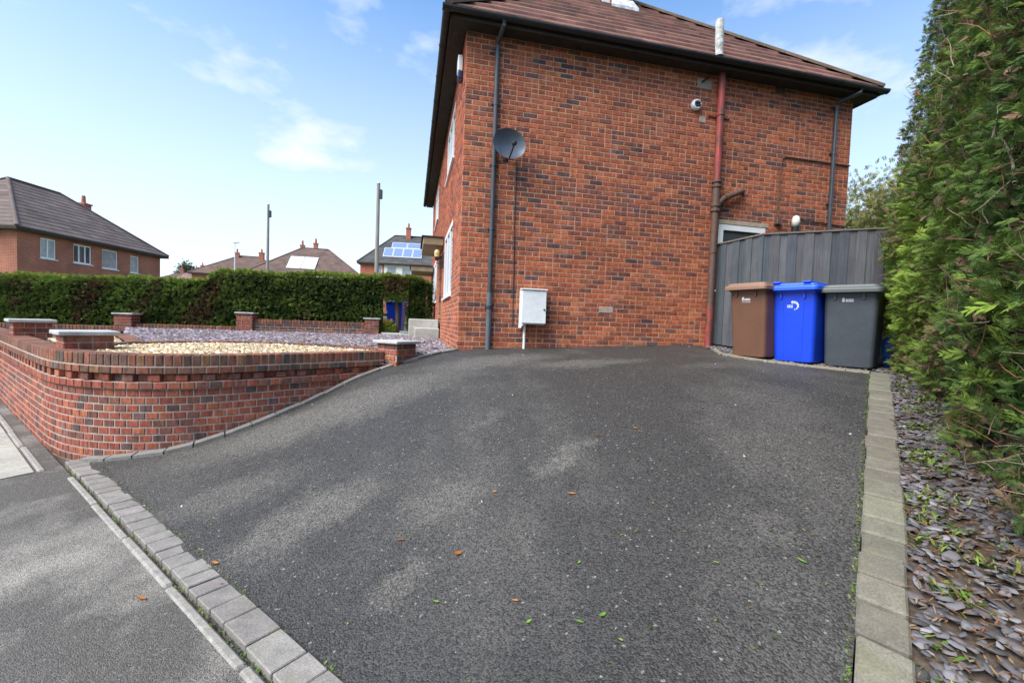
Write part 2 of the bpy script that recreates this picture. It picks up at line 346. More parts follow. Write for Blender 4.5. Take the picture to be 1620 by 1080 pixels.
class Path:
    def __init__(s, P): s.p = np.array(P, float); s.l = np.r_[0, np.cumsum(np.linalg.norm(np.diff(s.p, axis=0), axis=1))]; s.L = s.l[-1]
    def at(s, t, off=0.0):
        t = min(max(t, 0), s.L); x = np.interp(t, s.l, s.p[:, 0]); y = np.interp(t, s.l, s.p[:, 1]); e = .03
        a, b = max(t - e, 0), min(t + e, s.L)
        tx = np.interp(b, s.l, s.p[:, 0]) - np.interp(a, s.l, s.p[:, 0]); ty = np.interp(b, s.l, s.p[:, 1]) - np.interp(a, s.l, s.p[:, 1])
        k = math.hypot(tx, ty) or 1; tx, ty = tx / k, ty / k
        return np.array([x - ty * off, y + tx * off]), np.array([tx, ty])        # off > 0: to the left of travel
WALL_UV = [(13.5, -.20), (9.0, -.21), (6.6, -.20), (5.75, -.17), (5.25, -.06), (4.85, .16), (4.56, .48), (4.37, .92), (4.27, 1.5), (4.19, 2.2), (4.12, 2.72)]
WALL = Path(catmull([uv(*q) for q in WALL_UV]))      # outer face of the street wall, walking from the far street end round to the drive
KERB_PTS = [uv(*q) for q in [(5.22, -.02), (4.98, .08), (4.76, .26), (4.52, .52), (4.34, .95), (4.24, 1.5), (4.16, 2.2), (4.05, 2.78), (3.95, 3.05)]] + [np.array((-1.12, 6.42)), np.array((-.87, 6.70))]
KERB = Path(catmull(KERB_PTS))                       # wall side of the kerb that edges the drive
# height of the drive: thin plate spline through surveyed spots
CP = [(*uv(u, 0), .03) for u in (-4, -2.5, -1, .5, 2, 3.3, 4.3, 5.1)] + [(*uv(u, -1.0), .0) for u in (-2, 1, 4)] + \
     [(-3.64, 4.29, .09), (-3.40, 4.58, .16), (-3.12, 4.74, .25), (-2.76, 4.95, .38), (-2.46, 5.23, .50), (-1.98, 5.46, .71), (-1.68, 5.80, .85), (-1.45, 5.95, .93),
      (-.83, 6.71, 1.075)] + [(*(HA + HD * a), z) for a, z in ((1.37, 1.142), (2.9, 1.204), (4.25, 1.247))] + \
     [(.63 * k + .63, .777 * k + .76, z) for k, z in ((0.0, .25), (1.2, .46), (2.4, .68), (3.7, .89), (4.9, 1.03), (5.7, 1.07))] + \
     [(.63 * k + 1.75, .777 * k + .1, z) for k, z in ((0.0, .2), (1.5, .46), (3.2, .75), (5, 1.0), (6.3, 1.08))] + \
     [(3.75, 6.35, 1.14), (4.3, 5.6, 1.09), (5.3, 6.3, 1.12), (3.45, 7.5, 1.23)]
CP = np.array(CP)
def _phi(r): return np.where(r > 1e-9, r * r * np.log(np.maximum(r, 1e-9)), 0)
_n = len(CP); _K = _phi(np.linalg.norm(CP[:, None, :2] - CP[None, :, :2], axis=2)) + np.eye(_n) * .02
_Pm = np.c_[np.ones(_n), CP[:, :2]]; _A = np.zeros((_n + 3, _n + 3)); _A[:_n, :_n] = _K; _A[:_n, _n:] = _Pm; _A[_n:, :_n] = _Pm.T
_W = np.linalg.solve(_A, np.r_[CP[:, 2], 0, 0, 0])
def zd(x, y):
    q = np.stack([np.asarray(x, float), np.asarray(y, float)], -1)
    r = np.linalg.norm(q[..., None, :] - CP[:, :2], axis=-1)
    return _phi(r) @ _W[:_n] + _W[_n] + q @ _W[_n + 1:]
def z1(p): return float(zd(p[0], p[1]))
def inside(P, poly):
    x, y = P[:, 0], P[:, 1]; r = np.zeros(len(P), bool); j = len(poly) - 1
    for i in range(len(poly)):
        xi, yi = poly[i][:2]; xj, yj = poly[j][:2]
        r ^= ((yi > y) != (yj > y)) & (x < (xj - xi) * (y - yi) / (yj - yi + 1e-12) + xi); j = i
    return r
def resample(P, n):
    P = np.array(P, float); L = np.r_[0, np.cumsum(np.linalg.norm(np.diff(P, axis=0), axis=1))]; s = np.linspace(0, L[-1], n)
    return np.stack([np.interp(s, L, P[:, k]) for k in range(2)], 1)
BORDER = Path([(.63 * k + .63, .777 * k + .76) for k in (-.25, 5.68)])    # drive-side edge of the right hand border
EDGING = [np.array((3.20, 7.05)), np.array((3.08, 6.55)), np.array((3.30, 6.02)), np.array((3.72, 5.62)), np.array(BORDER.at(99)[0])]

# ------------------------------------------------------------------ setting: ground, pavement, drive
def sheet(name, bot, top, left, right, n, m, zf, mat, label):
    b, t, l, r = resample(bot, n), resample(top, n), resample(left, m), resample(right, m)
    X = np.zeros((m, n, 2))
    for j in range(m):
        w = j / (m - 1)
        for i in range(n):
            q = i / (n - 1)
            X[j, i] = (1 - w) * b[i] + w * t[i] + (1 - q) * l[j] + q * r[j] - ((1 - q) * (1 - w) * b[0] + q * (1 - w) * b[-1] + (1 - q) * w * t[0] + q * w * t[-1])
    Z = zf(X[..., 0], X[..., 1]); V = np.concatenate([X, Z[..., None]], 2).reshape(-1, 3)
    idx = np.arange(m * n).reshape(m, n); F = np.stack([idx[:-1, :-1], idx[:-1, 1:], idx[1:, 1:], idx[1:, :-1]], -1).reshape(-1, 4)
    o = link(name, mesh_np(name, V, F, np.full((len(F), 3), .1), True), mat); return tag(o, label, kind='structure')
def ground_z(x, y):
    v = (x - O_[0]) * N_[0] + (y - O_[1]) * N_[1]; t = np.clip((v - 7.0) / 3.0, 0, 1); s = t * t * (3 - 2 * t)
    return -.12 + .95 * s + np.clip((v - 12) / 34, 0, 1) * 1.9
gx = np.unique(np.r_[np.linspace(-700, -60, 20), np.linspace(-60, 60, 100), np.linspace(60, 700, 20)]); gy = np.unique(np.r_[np.linspace(-700, -30, 16), np.linspace(-30, 90, 100), np.linspace(90, 900, 24)])
GX, GY = np.meshgrid(gx, gy); V = np.stack([GX, GY, ground_z(GX, GY)], -1).reshape(-1, 3); idx = np.arange(len(V)).reshape(len(gy), len(gx))
F = np.stack([idx[:-1, :-1], idx[:-1, 1:], idx[1:, 1:], idx[1:, :-1]], -1).reshape(-1, 4)
tag(link('ground', mesh_np('ground', V, F, np.full((len(F), 3), .1), True), M_GROUND), 'open ground beyond the gardens', kind='structure')
left_edge = [KERB.at(t, -.105)[0] for t in np.linspace(.12, KERB.L, 60)]
top_edge = [left_edge[-1]] + [HA + HD * a - HN * .0 for a in np.linspace(.02, 4.2, 20)] + EDGING
drive = sheet('driveway', [uv(u, .0) for u in np.linspace(5.02, -.62, 40)], top_edge, [uv(5.02, .0)] + left_edge, [BORDER.at(t)[0] for t in np.linspace(0, BORDER.L, 30)], 110, 110, lambda x, y: zd(x, y) - .012, M_TARMAC, 'dark speckled tarmac drive sloping up to the brick house')
def flat(name, pts, z, mat, label, kind='structure', parent=None):
    mb = MB(); mb.face([(p[0], p[1], z) for p in pts]); o = mb.obj(name, mat, parent)
    if label: tag(o, label, kind=kind)
    return o
pave = flat('pavement', [uv(14, -.2), uv(-8, -.2), uv(-8, -4), uv(14, -4)], .0, M_PAVE, 'patched grey tarmac pavement along the foot of the drive')
base_strip = flat('bedding_strip', [uv(14, .2), uv(-8, .2), uv(-8, -.4), uv(14, -.4)], -.035, M_SOIL, 'dark soil seam between pavement and wall')
# pale concrete flags beyond the tarmac patch
for i, (u0, u1) in enumerate(((5.0, 6.98), (6.995, 8.6), (8.615, 10.2), (10.215, 11.8))):
    mb = MB(); a = uv(u0 + (.0 if i else .0), -.39); b = uv(u1, -.39); w = -N_ * 1.75
    sk = S_ * (-.35 if i == 0 else 0)
    mb.hexa([(*a, -.05), (*(a + w + sk), -.05), (*(b + w), -.05), (*b, -.05), (*a, .009), (*(a + w + sk), .009), (*(b + w), .009), (*b, .009)]); mb.obj('paving_flag', M_FLAG, pave)
# setts across the mouth of the drive
TEG = [.12, .16, .16, .16, .24, .16, .12, .16]
u = 5.17; k = 0
while u > -1.1:
    ln = random.choice(TEG) if u < 4.3 else .16
    if 1.05 < u < 1.4 and ln < .2: ln = .24
    mb = MB(); a = uv(u, -.165 + random.uniform(-.004, .004)); z0, z3 = -.06, .020 + random.uniform(-.003, .003)
    e1, e2 = -S_ * (ln - .009), N_ * .158; tilt = random.uniform(-.003, .003)
    mb.box((0, 0, z0), (*e1, tilt), (*e2, -tilt), (0, 0, z3 - z0), jit((.225, .205, .186), .14), bev=.005)
    mb.obj('sett', M_SETT, drive, loc=(a[0], a[1], 0)); u -= ln; k += 1
# thin concrete edging strip in the pavement, broken into lengths
for (u0, u1, v) in ((4.62, 3.75, -.192), (3.735, 2.93, -.197), (2.915, 2.1, -.193), (2.085, 1.2, -.198), (1.185, .3, -.194), (.285, -.6, -.196)):
    mb = MB(); a = uv(u0, v - .045); e1 = -S_ * (u0 - u1)
    mb.box((0, 0, -.1), (*e1, 0), (*(N_ * .05), 0), (0, 0, .112 + random.uniform(-.006, .006)), bev=.012); mb.obj('edging_strip', M_EDGE, pave, loc=(*a, 0))
for i, (u0, u1) in enumerate(((5.0, 6.12), (6.14, 7.0), (7.02, 7.9), (7.92, 8.8), (8.82, 9.7), (9.72, 10.6), (10.62, 11.5))):
    mb = MB(); a = uv(u0, -.375 + random.uniform(-.01, .01)); e1 = S_ * (u1 - u0)
    mb.box((0, 0, -.1), (*e1, 0), (*(N_ * .055), 0), (0, 0, .116 + random.uniform(-.008, .008)), bev=.014); mb.obj('edging_strip', M_EDGE, pave, loc=(*a, 0))
# kerb blocks up the wall side
t = .10
while t < KERB.L - .05:
    ln = random.uniform(.20, .27) if t < KERB.L - .3 else KERB.L - t
    t2 = min(t + ln - .008, KERB.L); mb = MB(); q = []
    for (tt, off) in ((t, -.004), (t2, -.004), (t2, -.104), (t, -.104)):
        p, _ = KERB.at(tt, off); q.append((p[0], p[1], z1(p)))
    lift = .014 + random.uniform(0, .008); col = jit((.18, .168, .155), .15)
    c = np.mean(np.array(q), 0)
    mb.hexa([(*(np.array(p) - c)[:2], p[2] - c[2] - .12) for p in q][::-1] + [(*(np.array(p) - c)[:2] * .97, p[2] - c[2] + lift) for p in q][::-1], col); mb.obj('kerb_block', M_SETT, drive, loc=c); t += ln
# border blocks on the right
t = 0.02
while t < BORDER.L - .02:
    ln = random.choice([.16, .16, .2, .24, .2]) ; t2 = min(t + ln - .014, BORDER.L)
    wd = .168 if t > 1.9 else .158; q = []
    sk = random.uniform(-.006, .006)
    for (tt, off) in ((t, .0 - sk), (t2, .0 - sk), (t2, -wd - sk), (t, -wd - sk)):
        p, _ = BORDER.at(tt, off); q.append((p[0], p[1], z1(p)))
    c = np.mean(np.array(q), 0); lift = .018 + random.uniform(-.003, .005); mb = MB()
    o0 = np.array(q[0]) - c; e1 = np.array(q[1]) - np.array(q[0]); e2 = np.array(q[3]) - np.array(q[0])
    mb.box((o0[0], o0[1], o0[2] - .1), e2, e1, (0, 0, .1 + lift), jit((.165, .152, .116), .18), bev=.009); mb.obj('border_block', M_SETT, drive, loc=c); t += ln
# slim edging in front of the bins
ED = Path(resample(EDGING, 60)); t = 0
while t < ED.L - .02:
    t2 = min(t + .42, ED.L); q = []
    for (tt, off) in ((t, .06), (t2 - .008, .06), (t2 - .008, -.0), (t, -.0)):
        p, _ = ED.at(tt, off); q.append((p[0], p[1], z1(p)))
    c = np.mean(np.array(q), 0); mb = MB(); mb.hexa([(*(np.array(p) - c)[:2], p[2] - c[2] - .1) for p in q][::-1] + [(*(np.array(p) - c)[:2], p[2] - c[2] + .012) for p in q][::-1], jit((.25, .22, .16), .1)); mb.obj('edging_strip', M_SETT, drive, loc=c); t = t2

# ------------------------------------------------------------------ bricks
def brick_palette_house(x, z):
    """main orange-red with dark burnt ones; the darker batch was laid in the middle lifts"""
    band = math.exp(-((z - 3.5) / .7) ** 2) * .45 + .25 + (.15 if z < 2.0 else 0); r = random.random()
    band = max(.08, band + .28 * (math.sin(x * .9 + z * 2.1 + 1.0) * math.sin(z * 3.7 - x * .6) + .5 * math.sin(x * 2.3 - z * 5.1)))   # bricks came in mixed packs, laid in loose patches
    if r < band * .075: c = (.115, .064, .066)
    elif r < band * .50: c = (.192, .070, .053)
    elif r < band * .55 + .22: c = (.275, .080, .047)
    elif r < .94: c = (.385, .106, .050)
    else: c = (.44, .138, .062)
    return jit(c, .13)
def brick_palette_wall(x, z):
    r = random.random()
    if r < .08: c = (.115, .068, .060)
    elif r < .42: c = (.185, .078, .058)
    elif r < .86: c = (.275, .080, .052)
    else: c = (.33, .110, .060)
    return jit(c, .14)
def palette_cope(x, z):
    r = random.random()
    c = (.095, .068, .058) if r < .13 else (.155, .080, .055) if r < .5 else (.225, .088, .055) if r < .92 else (.235, .12, .06)
    return jit(c, .16)
def brick_mb(p, ax, ay, az, col, bev=.005, mb=None):
    """p: outer lower corner, ax along, ay inward, az up; five seen sides with chamfered face"""
    mb = mb or MB(); p, ax, ay, az = map(Vector, (p, ax, ay, az)); x, z = ax.normalized() * bev, az.normalized() * bev; y = ay.normalized() * bev
    b = [p + y, p + ax + y, p + ax + az + y, p + az + y]; f = [p + x + z, p + ax - x + z, p + ax + az - x - z, p + az + x - z]; r = [q + ay for q in b]
    mb.face(f, col)
    for i in range(4):
        j = (i + 1) % 4; mb.face((b[i], b[j], f[j], f[i]), col); mb.face((r[i], r[j], b[j], b[i]), col)
    return mb
class BrickSet:
    """gathers bricks; the nearest become parts of their own, the rest one mass"""
    def __init__(s): s.b = []
    def add(s, p, ax, ay, az, col): s.b.append((Vector(p), Vector(ax), Vector(ay), Vector(az), col))
    def build(s, parent, limit=300, name='brick', mat=M_BRICK, massname='bricks', visible=None):
        eye = Vector((0, 0, EYE)); vis = visible or (lambda p: True)
        s.b.sort(key=lambda q: ((q[0] - eye).length + (0 if vis(q[0] + q[1] / 2 + q[3] / 2) else 100)))
        cache = {}
        for i, (p, ax, ay, az, col) in enumerate(s.b[:limit]):
            mb = brick_mb(p - p, ax, ay, az, col); keep(mb.obj(name, mat, None, loc=None), parent).location = p
        if len(s.b) > limit:
            mb = MB()
            for (p, ax, ay, az, col) in s.b[limit:]: brick_mb(p, ax, ay, az, col, mb=mb)
            o = keep(mb.obj(massname, mat), parent); o['kind'] = 'stuff'
def lay_wall(bs, org, dirv, nrm, length, z0, z1_, openings, pal, depth=.1, headers=.13, cond=None):
    """stretcher bond with a few snapped headers; org = ground corner, dirv along, nrm outward"""
    D, Nn = Vector(dirv), Vector(nrm); rows = int((z1_ - z0) / .075)
    for r in range(rows):
        zb = z0 + r * .075; iv = [(0.0, length)]
        for (a0, a1, b0, b1) in openings:
            if zb + .07 > b0 and zb < b1:
                nx = []
                for (p, q) in iv:
                    if a1 <= p or a0 >= q: nx.append((p, q)); continue
                    if a0 > p: nx.append((p, a0))
                    if a1 < q: nx.append((a1, q))
                iv = nx
        x = -.1125 * (r % 2)
        while x < length:
            w = .225
            if random.random() < headers: pieces = [(x, x + .1125), (x + .1125, x + .225)]
            else: pieces = [(x, x + w)]
            for (p, q) in pieces:
                for (i0, i1) in iv:
                    s0, s1 = max(p + .006, i0), min(q - .006, i1)
                    if s1 - s0 > .025:
                        if cond and not cond((s0 + s1) / 2, zb): continue
                        col = pal((s0 + s1) / 2, zb); jo = random.uniform(-.002, .002)
                        bs.add(Vector(org) + D * s0 + Nn * (.005 + jo) + Vector((0, 0, zb + .006)), D * (s1 - s0), -Nn * depth, (0, 0, .063), col)
            x += w

# ------------------------------------------------------------------ the brick house
house = thing('brick_house', 'red brick house with brown hipped tile roof at the top of the drive', 'house', hp(3.5, 3.5, 1.0), 0)
HW, HB, ZB, ZT = 7.09, 10.4, .90, 5.785
SIDE_OPEN = [(4.42, 5.36, 2.2, 3.33)]
FRONT_OPEN = [(1.4, 3.45, 1.98, 3.33), (4.25, 5.25, 1.0, 3.2), (6.5, 8.9, 2.05, 3.33), (1.55, 3.35, 4.5, 5.5), (6.6, 8.4, 4.5, 5.5)]
def wall_core(name, org, dirv, nrm, length, z0, z1_, openings, thick, mat, parent):
    """slab with real openings, split into strips round them"""
    D, Nn = Vector(dirv), Vector(nrm); mb = MB()
    xs = sorted({0, length, *[q for o in openings for q in o[:2]]}); zs = sorted({z0, z1_, *[min(max(q, z0), z1_) for o in openings for q in o[2:]]})
    for i in range(len(xs) - 1):
        for j in range(len(zs) - 1):
            cx, cz = (xs[i] + xs[i + 1]) / 2, (zs[j] + zs[j + 1]) / 2
            if any(o[0] < cx < o[1] and o[2] < cz < o[3] for o in openings): continue
            mb.box(Vector(org) + D * xs[i] + Vector((0, 0, zs[j])), D * (xs[i + 1] - xs[i]), -Nn * thick, (0, 0, zs[j + 1] - zs[j]))
    return keep(mb.obj(name, mat), parent)
d3, n3 = Vector((*HD, 0)), Vector((*HN, 0))
M_HBRICKTEX = material('house_brick_plain', (.3, .1, .05), .9, builder=brick_tex_builder((.30, .09, .045), (.15, .06, .045), (.42, .30, .22)))
side = wall_core('side_wall', hp(0, 0), d3, -n3, HW, ZB, ZT, SIDE_OPEN, .25, M_MORTAR, house)
front = wall_core('front_wall', hp(0, HB), -n3, -d3, HB - .26, ZB, ZT, [(HB - q[1], HB - q[0], q[2], q[3]) for q in FRONT_OPEN], .25, M_MORTAR, house)
mb = MB(); mb.box(hp(HW - .25, .26, ZB), d3 * .25, n3 * (HB - .26), (0, 0, ZT - ZB)); mb.box(hp(.26, HB - .25, ZB), d3 * (HW - .52), n3 * .25, (0, 0, ZT - ZB)); keep(mb.obj('rear_wall', M_HBRICKTEX), house)
bs = BrickSet(); lay_wall(bs, hp(0, 0), d3, -n3, HW, ZB, ZT - .01, SIDE_OPEN, brick_palette_house)
bs.build(side, 300, visible=lambda p: p.z > 1.05 + .04 * (p - hp(0, 0)).length)
bs = BrickSet(); lay_wall(bs, hp(0, HB), -n3, -d3, HB - .001, ZB, ZT - .01, [(HB - q[1], HB - q[0], q[2], q[3]) for q in FRONT_OPEN], lambda x, z: jit(brick_palette_house(x, 4.8), .1)); bs.build(front, 0)
# repointed spots and a blocked vent on the side wall
for (a, z, w, h) in ((3.86, 5.53, .27, .17), (3.93, 4.98, .12, .1), (2.28, 1.72, .24, .1)):
    mb = MB(); mb.box(hp(a, -.0115, z), d3 * w, n3 * .02, (0, 0, h), bev=.003); keep(mb.obj('mortar_patch', M_MORTAR_G), side)
mb = MB(); mb.tube([hp(3.93, -.03, 5.62), hp(4.05, -.05, 5.72)], .012, 6); keep(mb.obj('pipe_stub', M_BLACKP), side)
mb = MB(); mb.box(hp(5.40, -.012, 5.66), d3 * .2, n3 * .02, (0, 0, .12)); keep(mb.obj('air_brick', M_IRON), side)
# windows and door
def window(name, org, dirv, nrm, w, h, parent, panes=2, glass=None, rec=.07, sill=True, transom=0.0, t=.065):
    D, Nn, Z = Vector(dirv), Vector(nrm), Vector((0, 0, 1)); o = Vector(org) - Nn * rec; mb = MB()
    mb.box(o, D * w, -Nn * .06, Z * t); mb.box(o + Z * (h - t), D * w, -Nn * .06, Z * t)
    xs = [0] + [w * k / panes for k in range(1, panes)] + [w]
    for x in xs:
        x0 = 0 if x == 0 else (w - t if x == w else x - t / 2); mb.box(o + D * x0 + Z * t, D * t, -Nn * .06, Z * (h - 2 * t))
    if transom: mb.box(o + Z * transom + Nn * .003, D * w, -Nn * .05, Z * .05)
    fr = keep(mb.obj(name, M_UPVC), parent)
    for k in range(panes):
        g = MB(); g.box(o + D * (xs[k] + .03) + Z * .03 - Nn * .03, D * (xs[k + 1] - xs[k] - .06), -Nn * .015, Z * (h - .06)); p = keep(g.obj('pane', glass or M_GLASS), parent); p.parent = fr; p.matrix_parent_inverse = Matrix.Identity(4)
    if sill:
        g = MB(); g.box(o + Nn * (rec - .005) - D * .04 - Z * .035 , D * (w + .08), Nn * .05, Z * .035); g.box(o - D * .0 - Z * .034, D * w, Nn * (rec - .006), Z * .03); p = g.obj('sill', M_UPVC); p.parent = fr; p.matrix_parent_inverse = Matrix.Identity(4)
    mb = MB(); mb.box(o - Nn * .14, D * w, -Nn * .02, Z * h); p = mb.obj('room', M_CAV); p.parent = fr; p.matrix_parent_inverse = Matrix.Identity(4)
    return fr
def fix_sub(o):   # sub-parts were given in world space
    pass
window('window', hp(4.42, 0, 2.2), d3, -n3, .94, 1.13 - .0, house, 1, rec=-.004, t=.095)
for (b0, b1, za, zb) in (FRONT_OPEN[0], FRONT_OPEN[2], FRONT_OPEN[3], FRONT_OPEN[4]): window('window', hp(0, b1, za), -n3, -d3, b1 - b0, zb - za, house, 3, rec=-.0)
mb = MB(); mb.box(hp(4.36, -.012, 3.338), d3 * 1.06, n3 * .04, (0, 0, .07)); keep(mb.obj('lintel', M_LINTEL), house)
mb = MB(); mb.box(hp(.06, 4.27, 1.2), n3 * .96, d3 * .05, (0, 0, 1.98)); dr = keep(mb.obj('front_door', M_UPVC), house)
mb = MB(); mb.box(hp(.05, 5.08, 2.0), n3 * .03, -d3 * .05, (0, 0, .16), bev=.008); keep(mb.obj('handle', M_BLACKP), house)
for (b0, w, pr_, zc, nm) in ((3.75, 1.9, .46, 3.24, 'door_canopy'), (7.4 + 1.3, 1.6, .74, 3.14, 'door_canopy')):
    mb = MB(); mb.box(hp(-.012, b0, zc), n3 * w, -d3 * pr_, (0, 0, .17), bev=.008); cn = keep(mb.obj(nm, M_CANOPY), house)
    mb = MB(); mb.box(hp(-.012, b0 - .03, zc + .172), n3 * (w + .06), -d3 * (pr_ + .04), (0, 0, .03), bev=.005); keep(mb.obj('canopy_felt', M_SOFFIT), house)
# roof
ZE, TP, OV = 5.89, .93, .29
def slope(mb, P0, along, up, length, rmax, tp, ins0=1.0, ins1=1.0, gauge=.28, lift=.048, pal=None, sub=.33, one=None, zj=.004):
    """courses of tiles on a hip slope; r = plan run from the eave"""
    A_, U_ = Vector(along), Vector(up); r = 0.0; outs = []
    while r < rmax - .02:
        r1 = min(r + gauge, rmax); m = MB() if one else mb
        x0, x1 = ins0 * r, length - ins1 * r; y0, y1 = ins0 * r1, length - ins1 * r1
        k = max(1, int((x1 - x0) / sub)); last = None
        for i in range(k):
            f0, f1 = i / k, (i + 1) / k; j = random.uniform(0, zj)
            a = P0 + A_ * (x0 + (x1 - x0) * f0) + U_ * r + Vector((0, 0, r * tp)); b = P0 + A_ * (x0 + (x1 - x0) * f1) + U_ * r + Vector((0, 0, r * tp))
            c = P0 + A_ * (y0 + (y1 - y0) * f1) + U_ * r1 + Vector((0, 0, r1 * tp)); d = P0 + A_ * (y0 + (y1 - y0) * f0) + U_ * r1 + Vector((0, 0, r1 * tp))
            Lz = Vector((0, 0, lift + j)); col = pal()
            m.face((a + Lz, b + Lz, c + Vector((0, 0, .004)), d + Vector((0, 0, .004))), col)
            m.face((a - Vector((0, 0, .02)), b - Vector((0, 0, .02)), b + Lz, a + Lz), jit(col, .05))
            m.face((b - Vector((0, 0, .02)), c - Vector((0, 0, .02)), c + Vector((0, 0, .004)), b + Lz), col)
        if one: outs.append(m)
        r = r1
    return outs
pal_red = lambda: jit(random.choice([(.180, .085, .066), (.155, .072, .057), (.205, .10, .078), (.13, .066, .054)]), .12)
rm = HW / 2 + OV; RB = HB + 2 * OV
mb = MB(); E00, E10, E11, E01 = hp(-OV, -OV, ZE), hp(HW + OV, -OV, ZE), hp(HW + OV, HB + OV, ZE), hp(-OV, HB + OV, ZE)
R0, R1 = hp(HW / 2, HW / 2, ZE + rm * TP), hp(HW / 2, HB - HW / 2, ZE + rm * TP); dz = Vector((0, 0, -.03))
for q in ((E00, E10, R0), (E10, E11, R1, R0), (E11, E01, R1), (E01, E00, R0, R1)): mb.face([p + dz for p in q], (.05, .04, .035))
slope(mb, E01, -n3, d3, RB, rm, TP, pal=pal_red); slope(mb, E10, n3, -d3, RB, rm, TP, pal=pal_red); slope(mb, E11, -d3, -n3, HW + 2 * OV, rm, TP, pal=pal_red)
roof = keep(mb.obj('roof', M_TILE), house)
def sub(o, part): o.parent = part; o.matrix_parent_inverse = part.matrix_parent_inverse.copy() if False else Matrix.Identity(4); return o
def subw(o, part, root):
    """world-space mesh under a part that was parented with keep()"""
    o.parent = part; o.matrix_parent_inverse = Matrix.Identity(4); return o
for m in slope(None, E00, d3, n3, HW + 2 * OV, rm, TP, pal=pal_red, one=True): subw(m.obj('tile_course', M_TILE), roof, house)
# hip and ridge tiles
def halfround(p, q, r=.085, n=7, col=None):
    mb = MB(); p, q = Vector(p), Vector(q); t = (q - p).normalized(); s = t.cross(Vector((0, 0, 1))).normalized(); u_ = s.cross(t); col = col or pal_red()
    for ring in (0,):
        pr0 = [p + (s * math.cos(w) + u_ * math.sin(w) * .8) * r for w in np.linspace(-.15, math.pi + .15, n)]; pr1 = [q + (s * math.cos(w) + u_ * math.sin(w) * .8) * (r * .94) for w in np.linspace(-.15, math.pi + .15, n)]
        for i in range(n - 1): mb.face((pr0[i], pr1[i], pr1[i + 1], pr0[i + 1]), col)
        mb.face(pr0, col)
    return mb
def ridge_run(P, Q, parent, name):
    k = max(1, int((Vector(Q) - Vector(P)).length / .45)); P, Q = Vector(P), Vector(Q)
    for i in range(k): subw(halfround(P.lerp(Q, i / k) + Vector((0, 0, .02)), P.lerp(Q, (i + 1) / k) + Vector((0, 0, .025)), col=jit((.105, .075, .055), .15)).obj(name, M_TILE), parent, house)
ridge_run(E00, R0, roof, 'hip_tile'); ridge_run(E10, R0, roof, 'hip_tile'); ridge_run(R0, R1, roof, 'ridge_tile')
# chimney through the slope near the apex
def house_pt(a, b, z): return hp(a, b, z)
ca, cb = 3.32, 2.35; zc = ZE + (cb + OV) * TP
bs = BrickSet(); mb = MB(); mb.box(hp(ca, cb, zc - .6), d3 * .46, n3 * .46, (0, 0, 2.2)); ch = keep(mb.obj('chimney', M_MORTAR), house)
for (o, dv, nv) in ((hp(ca, cb), d3, -n3), (hp(ca, cb + .46), -n3, -d3), (hp(ca + .46, cb), n3, d3)): lay_wall(bs, o, dv, nv, .46, zc - .3, zc + 1.6, [], lambda x, z: jit((.30, .12, .06), .2), depth=.02)
bs.build(ch, 0)
mb = MB(); y = Vector((0, 0, .06)); s0 = hp(ca - .08, cb - .16, zc - .16 * TP) + y * 1.2; e0 = hp(ca + .54, cb - .16, zc - .16 * TP) + y * 1.2
mb.hexa([s0 - y, e0 - y, hp(ca + .5, cb + .003, zc - .06), hp(ca - .04, cb + .003, zc - .06), s0, e0, hp(ca + .47, cb - .012, zc + .16), hp(ca - .01, cb - .012, zc + .16)])
mb.hexa([hp(ca - .2, cb + .1, zc), hp(ca - .02, cb + .1, zc), hp(ca - .02, cb + .5, zc + .35), hp(ca - .2, cb + .5, zc + .35), hp(ca - .18, cb + .1, zc + .14), hp(ca - .02, cb + .1, zc + .2), hp(ca - .02, cb + .5, zc + .6), hp(ca - .18, cb + .5, zc + .5)]); subw(mb.obj('flashing', M_LEAD), ch, house)
# fascia, soffit, gutters, pipes
mb = MB(); g = OV - .06
mb.box(hp(-g, -g, 5.775), d3 * (HW + 2 * g), n3 * (g - .012), (0, 0, .02)); mb.box(hp(-g, -.011, 5.775), d3 * (g - .012), n3 * (HB + .02 + g), (0, 0, .02)); mb.box(hp(HW + .012, -.011, 5.775), d3 * (g - .012), n3 * (HB + .02 + g), (0, 0, .02)); keep(mb.obj('soffit', M_SOFFIT), house)
mb = MB(); mb.box(hp(-g, -g - .001, 5.76), d3 * (HW + 2 * g), -n3 * .022, (0, 0, .15)); mb.box(hp(-g - .001, HB + g, 5.76), -n3 * (HB + 2 * g), -d3 * .022, (0, 0, .15)); mb.box(hp(HW + g + .001, -g, 5.76), n3 * (HB + 2 * g), d3 * .022, (0, 0, .15)); keep(mb.obj('fascia', M_SOFFIT), house)
def gutter(P, Q, out, r=.058):
    mb = MB(); P, Q, o = Vector(P), Vector(Q), Vector(out); ws = np.linspace(0, math.pi, 9); z = Vector((0, 0, 1))
    for rr in (r, r - .006):
        a = [P + o * (r - math.cos(w) * rr) - z * math.sin(w) * rr for w in ws]; b = [Q + o * (r - math.cos(w) * rr) - z * math.sin(w) * rr for w in ws]
        for i in range(8): mb.face((a[i], b[i], b[i + 1], a[i + 1]))
    for e in (P, Q): mb.face([e + o * (r - math.cos(w) * r) - z * math.sin(w) * r for w in ws])
    t = (Q - P); k = int(t.length / .9)
    for i in range(k + 1):
        c = P + t * (i / k) ; dr = t.normalized() * .03
        a = [c - dr + o * (r - math.cos(w) * (r + .007)) - z * math.sin(w) * (r + .007) for w in ws]; b = [c + dr + o * (r - math.cos(w) * (r + .007)) - z * math.sin(w) * (r + .007) for w in ws]
        for i2 in range(8): mb.face((a[i2], b[i2], b[i2 + 1], a[i2 + 1]))
    return mb
keep(gutter(hp(-OV - .06, -g - .024, 5.865), hp(HW + OV + .05, -g - .024, 5.865), -n3).obj('gutter', M_BLACKP), house)
